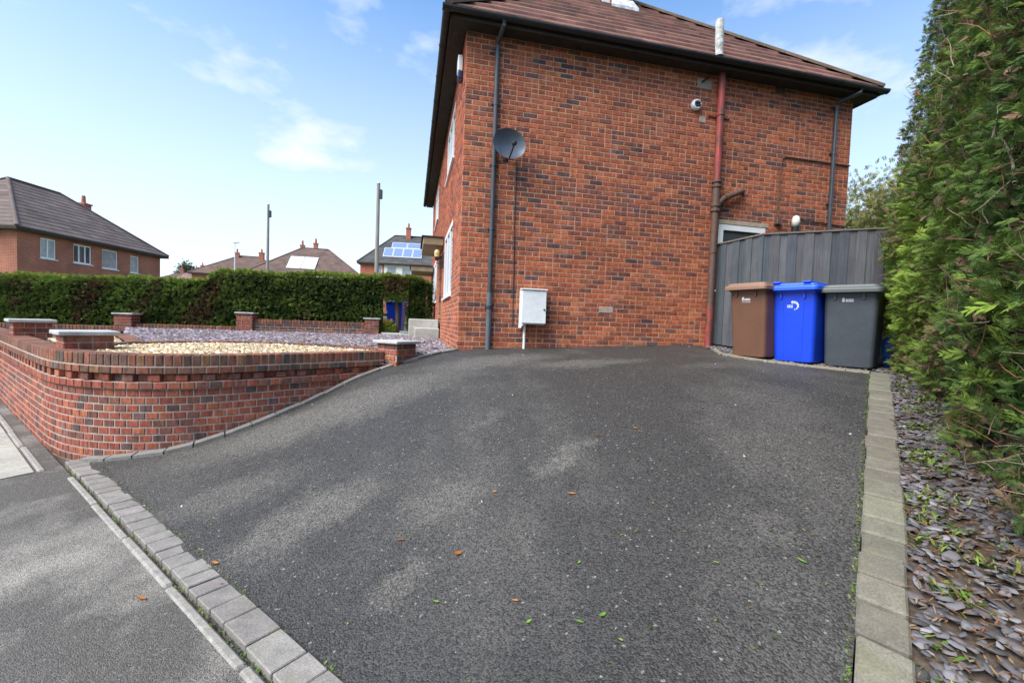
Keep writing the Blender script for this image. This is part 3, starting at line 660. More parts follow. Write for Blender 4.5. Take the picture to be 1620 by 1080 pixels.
keep(gutter(hp(-g - .024, HB + OV, 5.865), hp(-g - .024, -OV - .05, 5.865), -d3).obj('gutter', M_SOFFIT), house)
keep(gutter(hp(HW + g + .024, -OV, 5.865), hp(HW + g + .024, HB + OV, 5.865), d3).obj('gutter', M_BLACKP), house)
def downpipe(a, zlo, zst, a2, mat, r=.034):
    mb = MB(); mb.tube([hp(a2, -g - .08, 5.81), hp(a2, -g - .08, 5.76), hp(a, -.065, zst + .03), hp(a, -.055, zst - .06), hp(a, -.055, zlo)], r, 12)
    for z in (zst - .05, zst - .85, zst - 1.75, zst - 2.7, 1.72):
        if z > zlo: mb.tube([hp(a, -.055, z - .03), hp(a, -.055, z + .03)], r + .006, 12); mb.box(hp(a - .06, -.01, z - .012), d3 * .12, -n3 * .03, (0, 0, .024))
    return keep(mb.obj('downpipe', mat, smooth=False), house)
downpipe(.46, 1.02, 5.62, .50, M_GREYP); downpipe(6.67, 1.1, 5.62, 6.90, M_GREYP)
mb = MB(); mb.tube([hp(.46, -.055, 1.03), hp(.46, -.055, 1.95)], .04, 12); keep(mb.obj('downpipe_shoe', material('grey_pipe_pale', (.085, .10, .12), .5, [(6, .85, 1.2)])), house)
# soil stack: red upper length, brown branch, red foot, lead-coloured vent above the gutter
def ring(m, a, z, r, h=.04): m.tube([hp(a, -.10, z), hp(a, -.10, z + h)], r, 14)
mb = MB(); mb.tube([hp(4.26, -.10, 3.95), hp(4.26, -.10, 5.78)], .055, 14); ring(mb, 4.26, 5.08, .066); mb.box(hp(4.1, -.03, 5.085), d3 * .4, n3 * .02, (0, 0, .025)); keep(mb.obj('soil_pipe', M_RED), house)
mb = MB(); mb.tube([hp(4.26, -.10, 1.9), hp(4.26, -.10, 3.5)], .055, 14); mb.tube([hp(4.26, -.10, 3.5), hp(4.26, -.10, 3.95)], .062, 14)
for z in (3.5, 3.58, 3.9, 3.98): ring(mb, 4.26, z, .078, .035)
ring(mb, 4.26, 2.8, .064, .02)
mb.tube([hp(4.28, -.10, 3.62), hp(4.42, -.10, 3.74), hp(4.78, -.09, 3.90), hp(4.84, -.0, 3.93)], [.05, .05, .046, .046], 12); mb.tube([hp(4.44, -.10, 3.745), hp(4.49, -.10, 3.77)], .064, 12); keep(mb.obj('soil_branch', M_IRON), house)
mb = MB(); mb.tube([hp(4.26, -.10, 1.12), hp(4.26, -.10, 1.9)], .055, 14); keep(mb.obj('soil_pipe', M_RED), house)
mb = MB(); mb.tube([hp(4.03, -.30, 5.90), hp(4.03, -.29, 6.1), hp(4.03, -.27, 6.48)], .066, 14); keep(mb.obj('vent_pipe', M_GALV), house)
# cables clipped on the wall
mb = MB(); mb.tube([hp(.81, -.02, 4.0), hp(.815, -.016, 3.2), hp(.835, -.016, 2.3), hp(.85, -.016, 1.45)], .008, 5); keep(mb.obj('cable', M_BLACKP), house)
mb = MB(); mb.tube([hp(5.575, -.02, 3.5), hp(5.59, -.02, 4.4), hp(5.62, -.02, 4.57), hp(5.68, -.02, 4.60), hp(HW, -.02, 4.60)], .013, 6); mb.box(hp(5.53, -.012, 3.4), d3 * .09, -n3 * .07, (0, 0, .12), bev=.01); keep(mb.obj('cable', M_IRON), house)
mb = MB(); mb.tube([hp(5.98, -.02, 3.55), hp(6.4, -.02, 3.52), hp(HW, -.02, 3.50)], .009, 5); keep(mb.obj('cable', M_BLACKP), house)

# things fixed to the house
dish = thing('satellite_dish', 'dark grey oval satellite dish on the side wall beside the downpipe', 'satellite dish', hp(.645, -.25, 4.12))
mb = MB(); rings = []
fw = (Vector((-.10, -1, .30)) @ Matrix.Rotation(0, 3, 'Z')).normalized(); fw = Vector((.34, -.93, .02)).normalized(); rx = fw.cross(Vector((0, 0, 1))).normalized(); ry = rx.cross(fw)
for side_, off in ((0, 0), (1, -.006)):
    base = []
    for i in range(9):
        k = i / 8; row = []
        for j in range(32):
            w = 2 * math.pi * j / 32; row.append(fw * (.075 * k * k - .05 + off) + rx * (math.cos(w) * .255 * k) + ry * (math.sin(w) * .22 * k))
        base.append(row)
    for i in range(8):
        for j in range(32):
            q = (base[i][j], base[i][(j + 1) % 32], base[i + 1][(j + 1) % 32], base[i + 1][j]); mb.face(q if side_ == 0 else q[::-1])
ob = mb.obj('reflector', M_DISH, dish, smooth=True)
mb = MB(); mb.tube([-ry * .21 + fw * .02, -ry * .16 + fw * .12, ry * -.09 + fw * .22], .012, 8); ar = mb.obj('feed_arm', M_BLACKP, dish)
mb = MB(); c = -ry * .08 + fw * .23; mb.tube([c - fw * .03, c + fw * .02 , c + fw * .05], [.03, .034, .02], 12); mb.obj('feed_head', M_BLACKP, dish)
mb = MB(); mb.tube([-fw * .06, -fw * .12 - Vector((0, 0, .02)), n3 * .17 - Vector((0, 0, .10)), n3 * .25 - Vector((0, 0, .10))], .016, 8); mb.box(n3 * .235 - Vector((.04, 0, .18)), d3 * .08, n3 * .012, (0, 0, .16)); mb.obj('wall_bracket', M_BLACKP, dish)
meter = thing('meter_box', 'white plastic meter box low on the side wall beside the downpipe', 'meter box', hp(1.13, -.1, 1.49))
def rel(o, a): return (Vector(o) - a.location)
mb = MB(); mb.box(rel(hp(.94, -.012, 1.49), meter), d3 * .38, -n3 * .17, (0, 0, .52), bev=.012); mb.obj('case', M_METER, meter)
mb = MB(); mb.box(rel(hp(.935, -.186, 1.505), meter), d3 * .39, -n3 * .022, (0, 0, .50), bev=.008); mb.box(rel(hp(.925, -.10, 2.012), meter), d3 * .41, -n3 * .125, (0, 0, .02), bev=.004); dd = mb.obj('door', M_METER, meter)
mb = MB(); mb.tube([rel(hp(1.29, -.212, 1.72), meter), rel(hp(1.29, -.22, 1.72), meter)], .014, 8); o = mb.obj('lock', M_GREYP, dd)
mb = MB(); mb.hexa([rel(hp(.935, -.19, 1.43), meter), rel(hp(.98, -.19, 1.49), meter), rel(hp(.98, -.03, 1.49), meter), rel(hp(.935, -.03, 1.43), meter), rel(hp(.935, -.19, 1.49), meter), rel(hp(.975, -.19, 1.5), meter), rel(hp(.975, -.03, 1.5), meter), rel(hp(.935, -.03, 1.49), meter)]); mb.obj('corner_tab', M_METER, meter)
mb = MB(); mb.tube([rel(hp(1.02, -.09, 1.05), meter), rel(hp(1.02, -.09, 1.50), meter)], .019, 10); mb.obj('conduit', M_METER, meter)
o = thing('alarm_box', 'slim white alarm box high on the front corner under the eaves', 'alarm box', hp(-.06, .42, 5.05))
mb = MB(); mb.box(rel(hp(-.012, .30, 5.36), o), n3 * .2, -d3 * .075, (0, 0, .24), bev=.012); mb.obj('cover', M_UPVC, o)
mb = MB(); mb.box(rel(hp(-.012, .302, 5.25), o), n3 * .196, -d3 * .072, (0, 0, .105), bev=.012); mb.obj('strobe_lens', material('navy_lens', (.01, .03, .10), .25), o)
o = thing('extractor_cowl', 'round white vent cowl on the upper side wall near the red pipe', 'vent', hp(3.84, -.03, 5.23))
mb = MB(); q = Matrix.Rotation(TH, 4, 'Z') @ Matrix.Rotation(math.pi / 2, 4, 'X')
mb.lathe((0, 0, 0), [(.085, -.02), (.088, .02), (.075, .05), (.06, .055), (.055, .03)], 18); ob = mb.obj('flange', M_METER, o); ob.matrix_local = q
mb = MB(); mb.box((-.05, -.045, .03), (.1, 0, .02), (0, .012, .0), (0, 0.02, .03)); mb.box((-.045, .0, .03), (.09, 0, .02), (0, .012, .0), (0, 0.02, .03)); ob = mb.obj('flap', M_GREYP, o); ob.matrix_local = q
o = thing('bulkhead_lamp', 'cream and black bulkhead wall lamp above the fence', 'wall lamp', hp(5.95, -.05, 3.40))
mb = MB(); mb.lathe((0, 0, 0), [(.06, -.16), (.068, -.02), (.068, .0)], 14); mb.box((-.05, 0, -.14), (.1, 0, 0), (0, .075, 0), (0, 0, .22)); mb.obj('housing', M_BLACKP, o)
mb = MB(); mb.lathe((0, 0, 0), [(.064, .001), (.066, .1), (.05, .17), (.02, .19)], 14); mb.obj('diffuser', M_RENDERW, o, smooth=True)
o = thing('door_lantern', 'black wall lantern with amber glass beside the front door', 'lantern', hp(-.16, 3.62, 2.95))
mb = MB(); mb.box(rel(hp(-.012, 3.58, 2.7), o), n3 * .08, -d3 * .03, (0, 0, .3)); mb.tube([rel(hp(-.03, 3.62, 2.85), o), rel(hp(-.16, 3.62, 2.80), o), rel(hp(-.16, 3.62, 2.9), o)], .012, 8); mb.lathe((0, 0, 0), [(.03, -.08), (.052, -.03), (.058, .0)], 8); mb.obj('bracket', M_BLACKP, o)
mb = MB(); mb.lathe((0, 0, 0), [(.055, .001), (.065, .1), (.045, .15), (.015, .165)], 8); mb.obj('glass', M_AMBER, o)
# stone step at the front door
o = thing('door_step', 'pale stone doorstep against the front wall', 'doorstep', hp(-.4, 4.6, 1.0))
mb = MB(); mb.box(rel(hp(-.012, 5.0, .9), o), n3 * 1.2, -d3 * .75, (0, 0, .62), bev=.015); mb.obj('upper_step', M_STEP, o)
mb = MB(); mb.box(rel(hp(-.012, 4.5, .9), o), n3 * .495, -d3 * .6, (0, 0, .40), bev=.015); mb.obj('lower_step', M_STEP, o)

# ------------------------------------------------------------------ garden walls
def curve_course(bs, path, t0, t1, pitch, zb, h, off, depth, pal, joint=.012, phase=0.0, recess=None, cond=None):
    t = t0 - phase * pitch; i = 0
    while t < t1:
        a, b = max(t + joint / 2, t0), min(t + pitch - joint / 2, t1)
        if b - a > .02:
            ex = off - (recess if (recess and i % 2) else 0)
            p0, _ = path.at(a, -ex); p1, _ = path.at(b, -ex); _, tg = path.at((a + b) / 2)
            if cond is None or cond((a + b) / 2, zb):
                ax = Vector((p1[0] - p0[0], p1[1] - p0[1], 0)); inw = Vector((-tg[1], tg[0], 0))
                jo = random.uniform(-.0015, .0015); bs.add(Vector((p0[0], p0[1], zb)) - inw * jo, ax, inw * depth, (0, 0, h), pal(t, zb))
        t += pitch; i += 1
def core_strip(path, t0, t1, zs, off_out, off_in, step=.12):
    mb = MB(); n = max(1, int((t1 - t0) / step)); (zl, zh) = zs
    for i in range(n):
        a, b = t0 + (t1 - t0) * i / n, t0 + (t1 - t0) * (i + 1) / n
        q = [path.at(a, off_out)[0], path.at(b, off_out)[0], path.at(b, off_in)[0], path.at(a, off_in)[0]]
        sk = [k for k, e in ((5, i > 0), (3, i < n - 1)) if e]
        mb.hexa([(*p, zl) for p in q] + [(*p, zh) for p in q], skip=sk)
    return mb
def pier(parent, c, ang, w, z0, z1_, capw, capt, pal, name='pier', limit=0, hdr=.2):
    pr_ = thing_part(parent, name); co, si = math.cos(ang), math.sin(ang); e1, e2 = Vector((co, si, 0)), Vector((-si, co, 0)); c = Vector((*c, 0))
    o = c - e1 * w / 2 - e2 * w / 2; mb = MB(); mb.box(o + Vector((0, 0, z0)) + e1 * .004 + e2 * .004, e1 * (w - .008), e2 * (w - .008), (0, 0, z1_ - z0)); pm = keep(mb.obj(name, M_MORTAR_G), parent)
    b = BrickSet(); rows = int((z1_ - z0) / .075)
    for (oo, dv, nv) in ((o, e1, -e2), (o + e1 * w, e2, e1), (o + e1 * w + e2 * w, -e1, e2), (o + e2 * w, -e2, -e1)):
        lay_wall(b, oo + Vector((0, 0, 0)), dv, nv, w, z1_ - rows * .075, z1_ + .001, [], pal, depth=.05, headers=hdr)
    b.build(pm, limit)
    mb = MB(); k = capw / 2; oc = c - e1 * k - e2 * k + Vector((0, 0, z1_ + .002)); mb.box(oc, e1 * capw, e2 * capw, (0, 0, capt), bev=.008); subw(mb.obj('cap_stone', M_CONC), pm, parent)
    return pm
def thing_part(parent, name): return None
street_wall = thing('garden_wall', 'curved red brick garden wall with dentil course bounding the left side of the drive', 'garden wall', (*WALL.at(WALL.L * .6)[0], 0))
ZC = 1.06; wl = WALL.L
core = keep(core_strip(WALL, 0, wl, (-.2, .792), .006, .20).obj('wall_core', M_MORTAR_G), street_wall)
keep(core_strip(WALL, 0, wl, (.793, ZC - .112), .055, .20).obj('wall_core', M_MORTAR_G), street_wall)
for (za, zb_, oo) in ((.949, 1.052, -.003), (.874, .9485, -.018), (.724, .7925, -.016)): keep(core_strip(WALL, 0, wl, (za, zb_), oo, .19).obj('joint_mortar', M_MORTAR_G), street_wall)
tb = wl - 5.6     # where the straight stretcher work gives way to header work on the bend
bs = BrickSet()
vis = lambda t, z: (WALL.at(t)[0][1] < 9.6)
for r in range(-1, 10):
    zb = .72 - r * .075 - .075
    if zb < -.16: continue
    gz = lambda t, z: vis(t, z) and (z + .09 > (z1(WALL.at(t, -.08)[0]) - .04 if t > wl - 4.6 else -.05))
    curve_course(bs, WALL, 0, tb, .225, zb + .006, .062, 0, .10, brick_palette_wall, phase=.5 * (r % 2), cond=gz)
    curve_course(bs, WALL, tb, wl, .113, zb + .006, .062, 0, .12, brick_palette_wall, phase=.5 * (r % 2), cond=gz)
def street_z(t): return t > wl - 4.0
gz2 = lambda t, z: vis(t, z)
curve_course(bs, WALL, 0, wl, .113, .725, .065, .026, .13, brick_palette_wall, cond=gz2)
curve_course(bs, WALL, 0, wl, .113, .80, .065, .012, .12, brick_palette_wall, recess=.045, phase=.5, cond=gz2)
curve_course(bs, WALL, 0, wl, .113, .875, .065, .028, .13, palette_cope, phase=.25, cond=gz2)
curve_course(bs, WALL, 0, wl, .076, .952, .108, .012, .215, palette_cope, cond=gz2)
near = lambda p: p.x > -6.8
bs.build(core, 300, visible=near)
_s = math.atan2(S_[1], S_[0])
pier(street_wall, uv(5.98, .12), _s, .40, .8, 1.20, .50, .045, brick_palette_wall)
pier(street_wall, uv(9.1, .05), _s, .40, .8, 1.25, .50, .045, brick_palette_wall)
pier(street_wall, uv(4.10, 2.92), _s + .10, .36, .5, 1.165, .46, .04, brick_palette_wall)
# low curved wall behind the oval bed
arc_uv = [(6.15, .22), (6.62, .52), (6.92, 1.0), (6.95, 1.6), (6.6, 2.18), (5.95, 2.58), (5.2, 2.83), (4.35, 2.97)]
ARC = Path(catmull([uv(*q) for q in arc_uv]))
bed_wall = thing('planter_wall', 'low curved brick wall behind the oval bed of cream gravel', 'garden wall', (*ARC.at(2)[0], 1.0))
c2 = keep(core_strip(ARC, 0, ARC.L, (.6, .95), .012, .19).obj('wall_core', M_MORTAR_G), bed_wall)
bs = BrickSet(); curve_course(bs, ARC, 0, ARC.L, .076, .952, .108, .0, .21, palette_cope); curve_course(bs, ARC, 0, ARC.L, .113, .875, .065, .0, .19, brick_palette_wall); bs.build(c2, 160)
DIVP = Path(resample([(-4.95, 6.0), (-6.9, 7.95)], 20))
dv_wall = thing('divider_wall', 'short straight low brick wall dividing cream gravel from slate', 'garden wall', (-5.9, 7.0, 1.0))
c3 = keep(core_strip(DIVP, 0, DIVP.L, (.6, .95), .012, .18).obj('wall_core', M_MORTAR_G), dv_wall)
bs = BrickSet(); curve_course(bs, DIVP, 0, DIVP.L, .076, .952, .108, .0, .2, palette_cope); curve_course(bs, DIVP, 0, DIVP.L, .113, .875, .065, .0, .18, brick_palette_wall); bs.build(c3, 80)
# back wall towards the neighbour with stepped tops
BK = np.array([-4.0, 12.6])
def bk(t, o=0): return BK - HD * t + HN * o
back = thing('boundary_wall', 'low stepped brick wall with capped piers in front of the clipped hedge', 'garden wall', (*bk(4), 1.0))
cb_ = keep(MB().obj('wall_core', M_MORTAR_G), back)
mbc = MB(); bs = BrickSet()
for (t0, t1, zt) in ((.2, 3.1, 1.36), (3.4, 5.85, 1.14), (6.2, 9.4, 1.06), (9.4, 13.0, .98)):
    a = bk(t1); o = Vector((*a, 0)); L_ = t1 - t0
    mbc.box(o + Vector((0, 0, .5)), d3 * L_, n3 * .2, (0, 0, zt - .112 - .5)); rows = int((zt - .115 - .6) / .075)
    lay_wall(bs, o, d3, -n3, L_, zt - .115 - rows * .075, zt - .114, [], lambda x, z: jit(random.choice([(.17, .07, .05), (.13, .06, .05), (.22, .08, .05), (.10, .06, .05)]), .15), depth=.05)
    x = 0
    while x < L_ - .03: bs.add(o + d3 * x - n3 * .014 + Vector((0, 0, zt - .108)), d3 * .068, n3 * .215, (0, 0, .108), palette_cope(0, 0)); x += .076
bpy.data.objects.remove(cb_); cb_ = keep(mbc.obj('wall_core', M_MORTAR_G), back); bs.build(cb_, 0)
for (t, zt) in ((0.0, 1.46), (3.25, 1.49), (6.02, 1.36), (9.5, 1.25)): pier(back, bk(t, .1), TH, .38, .6, zt, .46, .04, brick_palette_wall)

# ------------------------------------------------------------------ gravels
def scatter(name, pts, z, size, flatn, pal, mat, label, tilt=.35, nseg=6, cat=None, parent=None, elong=(1, 1.7)):
    """many small stones as real prisms: irregular outline, bevelled top"""
    n = len(pts); ang = np.linspace(0, 2 * np.pi, nseg, endpoint=False)
    r = RNG.uniform(.5, 1.2, (n, nseg)); s = RNG.uniform(size[0], size[1], n)[:, None]; el = RNG.uniform(elong[0], elong[1], n)[:, None]
    X = np.cos(ang) * r * s * el; Y = np.sin(ang) * r * s; h = (s[:, 0] * RNG.uniform(flatn[0], flatn[1], n))[:, None]
    ring0 = np.stack([X, Y, -h.repeat(nseg, 1)], -1); ring1 = np.stack([X * .82, Y * .82, h.repeat(nseg, 1)], -1); V = np.concatenate([ring0, ring1], 1)
    a = RNG.uniform(0, 2 * np.pi, n); tx, ty = np.clip(RNG.normal(0, tilt, n), -.7, .7), np.clip(RNG.normal(0, tilt, n), -.7, .7)
    ca, sa = np.cos(a), np.sin(a); x, y, zz = V[..., 0], V[..., 1], V[..., 2]
    x2 = ca[:, None] * x - sa[:, None] * y; y2 = sa[:, None] * x + ca[:, None] * y; z2 = zz + x2 * np.tan(tx)[:, None] * .6 + y2 * np.tan(ty)[:, None] * .6
    V = np.stack([x2 + pts[:, 0, None], y2 + pts[:, 1, None], z2 + z[:, None]], -1).reshape(-1, 3)
    k = 2 * nseg; base = (np.arange(n) * k)[:, None]
    tops = [];
    quads = np.array([[i, (i + 1) % nseg, nseg + (i + 1) % nseg, nseg + i] for i in range(nseg)] + [[nseg, nseg + 1, nseg + 2, nseg + 3], [nseg, nseg + 3, nseg + 4, nseg + 5]])
    F = (base[:, None, :] + quads[None]).reshape(-1, 4); col = np.array(pal)[RNG.integers(0, len(pal), n)] * RNG.uniform(.65, 1.35, (n, 1)); col = np.repeat(col, len(quads), 0)
    o = link(name, mesh_np(name, V, F, col), mat, parent)
    return tag(o, label, cat, kind='stuff') if label else o
def rand_in(poly, n):
    P = np.array([p[:2] for p in poly]); lo, hi = P.min(0), P.max(0); out = []
    while sum(map(len, out)) < n:
        q = RNG.uniform(lo, hi, (n * 2, 2)); out.append(q[inside(q, poly)])
    return np.vstack(out)[:n]
PURPLE = [(.150, .120, .140), (.21, .175, .20), (.09, .075, .09), (.28, .25, .275), (.15, .105, .12), (.20, .17, .15)]
SLATE = [(.105, .100, .106), (.135, .128, .136), (.066, .062, .068), (.175, .166, .176), (.115, .098, .098)]
CREAM = [(.50, .38, .21), (.58, .48, .30), (.64, .58, .44), (.40, .27, .14), (.54, .42, .26), (.34, .27, .19)]
arc_pts = [ARC.at(t)[0] for t in np.linspace(0, ARC.L, 40)]; arc_in = [ARC.at(t, .2)[0] for t in np.linspace(0, ARC.L, 40)]
kerb_tail = [KERB.at(t)[0] for t in np.linspace(KERB.L - 1.35, KERB.L, 14)]
kerb_tail_z = np.array([z1(p) for p in kerb_tail]); KT = np.array(kerb_tail)
def slate_z(P):
    dd = np.linalg.norm(P[:, None, :] - KT[None], axis=2); i = dd.argmin(1)
    return np.minimum(1.035, kerb_tail_z[i] + .012 + dd.min(1) * .22)
front_pts = [hp(-.015, b).xy for b in (0, 5.6)]
slate_poly = arc_in[::-1] and ([p for p in [ARC.at(t)[0] for t in np.linspace(1.2, ARC.L, 30)]] + [uv(4.0, 3.05)] + kerb_tail + [np.array(q) for q in front_pts] + [bk(-1.4), bk(0), bk(6.0), np.array((-6.9, 7.95)), np.array((-5.2, 6.1))])
sp = np.array([q[:2] for q in slate_poly]); lo, hi = sp.min(0), sp.max(0)
gxs, gys = np.meshgrid(np.arange(lo[0], hi[0], .12), np.arange(lo[1], hi[1], .12)); G = np.stack([gxs, gys], -1).reshape(-1, 2); ok = inside(G, slate_poly)
mb = MB()
for p, k in zip(G, ok):
    if k:
        z = slate_z(p[None])[0] - .03; q = [(p[0] + a * .075, p[1] + b * .075) for a, b in ((-1, -1), (1, -1), (1, 1), (-1, 1))]
        mb.face([(a, b, float(slate_z(np.array([[a, b]]))[0] - .03)) for a, b in q])
tag(mb.obj('slate_bed', material('slate_dust', (.10, .09, .105), .95, [(8, .6, 1.4), (90, .5, 1.5)])), 'dusty bed under the plum slate in the front garden', kind='structure')
q = rand_in(slate_poly, 14000); scatter('slate_gravel', q, slate_z(q) - .012 + RNG.uniform(0, .012, len(q)), (.022, .052), (.12, .3), PURPLE, M_SLATE, 'plum slate chippings spread over the front garden', .4)
oval = [ARC.at(t, -.0)[0] for t in np.linspace(0, ARC.L, 50)] + [WALL.at(t, .2)[0] for t in np.linspace(wl - .1, wl - 4.35, 60)]
oc = np.mean(np.array(oval), 0); flat('cream_bed', oval, 1.0, M_SOIL, 'sandy bed under the cream gravel oval')
q = rand_in(oval, 9000); dq = np.linalg.norm(q - oc, axis=1); scatter('cream_gravel', q, 1.012 + .055 * np.clip(1 - dq / 1.3, 0, 1) + RNG.uniform(-.004, .012, len(q)), (.014, .030), (.45, .8), CREAM, M_STONE, 'cream gravel filling the oval brick bed', .4, elong=(1, 1.4))
bed2 = [ARC.at(t, .2)[0] for t in np.linspace(.2, 3.0, 20)][::-1]
bed2 = [uv(6.2, .35), uv(9.0, .2), uv(9.4, 1.6), np.array((-6.9, 7.9)), np.array((-5.05, 6.1))]
flat('cream_bed', bed2, .985, M_SOIL, 'sandy bed under the cream gravel by the street'); q = rand_in(bed2, 5000); q = q[~inside(q, oval)]
scatter('cream_gravel', q, .995 + RNG.uniform(0, .014, len(q)), (.014, .030), (.45, .8), CREAM, M_STONE, 'cream gravel in the bed behind the street wall', .4, elong=(1, 1.4))
flat('garden_floor', [uv(6.1, .0), uv(13.5, .0), uv(13.5, 6.0), bk(7, .2), bk(-1.5, .2), np.array((-2.4, 10.5)), np.array((-3.4, 7.5))], .93, M_SOIL, 'bare soil floor of the front garden')
# edging stones between slate and front path
pe = [bk(-.25, -.05), bk(-.9, -.25), bk(-1.6, -.3)]
for i in range(2):
    a, b = pe[i], pe[i + 1]; e = b - a; nrm_ = np.array([-e[1], e[0]]) / np.linalg.norm(e) * .08; mb = MB(); mb.box((0, 0, .9), (*(e * .99), 0), (*nrm_, 0), (0, 0, .2), bev=.01)
    o = mb.obj('path_edging', M_CONC, loc=(*a, 0)); tag(o, ('pale path edging stone next to the brick end pier', 'pale path edging stone next to the doorstep')[i], 'edging stone', 'path edging stones')
flat('front_path', [bk(-.3, .0), bk(-1.75, -.2), bk(-1.75, 3.2), bk(-.0, 3.2)], 1.06, M_STEP, 'pale concrete path beyond the slate garden')
# right hand bed
HEDGE_BASE = Path(catmull([(1.55, .35), (1.95, 1.0), (2.55, 1.9), (3.05, 2.68), (3.75, 3.6), (4.45, 4.5), (5.05, 5.35), (5.55, 6.1), (6.1, 7.0)]))
bed_poly = [BORDER.at(t, -.165)[0] for t in np.linspace(.2, BORDER.L, 16)] + [np.array((4.5, 5.45))] + [HEDGE_BASE.at(t, -.55)[0] for t in np.linspace(HEDGE_BASE.L, 0, 20)]
bo = [BORDER.at(t, -.10)[0] for t in np.linspace(0, BORDER.L, 40)]; be = [HEDGE_BASE.at(t, -1.6)[0] for t in np.linspace(0, HEDGE_BASE.L, 40)]
V = np.array([[*(np.array(a) * (1 - w) + np.array(b) * w), 0] for a, b in zip(bo, be) for w in np.linspace(0, 1, 14)]); V[:, 2] = zd(V[:, 0], V[:, 1]) - .02
idx = np.arange(len(V)).reshape(40, 14); F = np.stack([idx[:-1, :-1], idx[:-1, 1:], idx[1:, 1:], idx[1:, :-1]], -1).reshape(-1, 4)
tag(link('shrub_bed', mesh_np('shrub_bed', V, F, np.full((len(F), 3), .1), True), M_SOIL), 'dark soil bed between the border blocks and the tall hedge', kind='structure')
terr = [np.array(p) for p in EDGING] + [np.array((4.75, 5.6)), np.array((5.6, 6.3)), np.array((5.5, 6.75)), np.array((3.85, 7.2)), np.array((3.4, 7.8))]
mb = MB(); tc_ = np.mean(np.array(terr), 0); ring_ = resample(terr + [terr[0]], 60)
for i in range(59): mb.face([(*a, z1(a) - .018) for a in (ring_[i], ring_[i + 1], tc_)])
tag(mb.obj('bin_stand', M_SOIL), 'gritty ground under the bins', kind='structure')
q = rand_in(terr, 1500); scatter('slate_gravel', q, zd(q[:, 0], q[:, 1]) - .008, (.016, .036), (.12, .3), SLATE, M_SLATE, 'slate chippings round the feet of the bins', .35)
q = rand_in(bed_poly, 7200); scatter('slate_gravel', q, zd(q[:, 0], q[:, 1]) - .008 + RNG.uniform(0, .022, len(q)), (.011, .027), (.10, .25), SLATE, M_SLATE, 'grey slate chippings below the tall hedge', .32, elong=(1, 2.0))
def blades(name, pts, z, ln, wd, pal, label, mat, up=(.3, 1.0), kind='stuff', cat=None):
    n = len(pts); a = RNG.uniform(0, 2 * np.pi, n); L_ = RNG.uniform(ln[0], ln[1], n); w = RNG.uniform(wd[0], wd[1], n); u_ = RNG.uniform(up[0], up[1], n)
    dx, dy = np.cos(a), np.sin(a); px, py = -dy, dx; b = np.stack([pts[:, 0], pts[:, 1], z], -1)
    h = np.sqrt(np.clip(1 - u_ ** 2, 0, 1)); m = b + np.stack([dx * h * L_ * .5, dy * h * L_ * .5, u_ * L_ * .6], -1); t = b + np.stack([dx * h * L_, dy * h * L_, u_ * L_ * .85], -1); s = np.stack([px * w, py * w, np.zeros(n)], -1)
    V = np.stack([b - s * .6, b + s * .6, m + s, t, m - s], 1).reshape(-1, 3); base = (np.arange(n) * 5)[:, None]
    F = (base[:, None] + np.array([[0, 1, 2, 4], [4, 2, 3, 3]])[None]).reshape(-1, 4)
    F2 = np.concatenate([base + np.array([[0, 1, 2]]), base + np.array([[0, 2, 4]]), base + np.array([[4, 2, 3]])], 1).reshape(-1, 3)
    col = np.repeat(np.array(pal)[RNG.integers(0, len(pal), n)] * RNG.uniform(.7, 1.3, (n, 1)), 3, 0)
    return tag(link(name, mesh_np(name, V, F2, col), mat), label, cat, kind=kind)
DEADC = [(.16, .12, .07), (.10, .08, .05)]
GREENS = [(.10, .17, .03), (.14, .22, .04), (.07, .13, .025), (.20, .25, .06)]
# weed tufts: clustered along the border blocks
cl = []
for k in range(85):
    t = RNG.uniform(.1, BORDER.L); c, _ = BORDER.at(t, -.22 - abs(RNG.normal(0, .13))); cl.append(c + RNG.normal(0, .035, (RNG.integers(14, 40), 2)))
q = np.vstack(cl); blades('weeds', q, zd(q[:, 0], q[:, 1]) - .005, (.025, .075), (.003, .009), GREENS + [(.24, .34, .06)], 'small green weeds growing through the slate bed', M_GRASS, (.15, .8))
q = np.vstack([BORDER.at(t, RNG.uniform(-.004, .022))[0] for t in RNG.uniform(0, BORDER.L, 700)]); blades('moss_seam', q, zd(q[:, 0], q[:, 1]) - .012, (.008, .022), (.003, .006), GREENS + [(.16, .12, .06)], 'moss and grit in the joint beside the border blocks', M_GRASS, (.1, .8))
q = np.vstack([uv(u_, RNG.uniform(-.195, -.165)) for u_ in RNG.uniform(.2, 5.0, 420)]); blades('moss_seam', q, np.full(len(q), -.01), (.008, .025), (.003, .006), GREENS, 'moss in the gap between setts and edging strip', M_GRASS, (.1, .8))
q = np.vstack([uv(u_, RNG.uniform(-.012, .02)) for u_ in RNG.uniform(-.3, 5.0, 380)]); blades('moss_seam', q, zd(q[:, 0], q[:, 1]) - .012, (.006, .02), (.003, .006), GREENS + DEADC, 'moss and grit where the setts meet the drive', M_GRASS, (.1, .7))
q = np.vstack([KERB.at(t, -.108 + RNG.uniform(-.015, .008))[0] for t in RNG.uniform(.1, KERB.L, 260)]); blades('moss_seam', q, zd(q[:, 0], q[:, 1]) - .012, (.006, .018), (.003, .005), GREENS + DEADC, 'moss and grit along the kerb blocks', M_GRASS, (.1, .7))
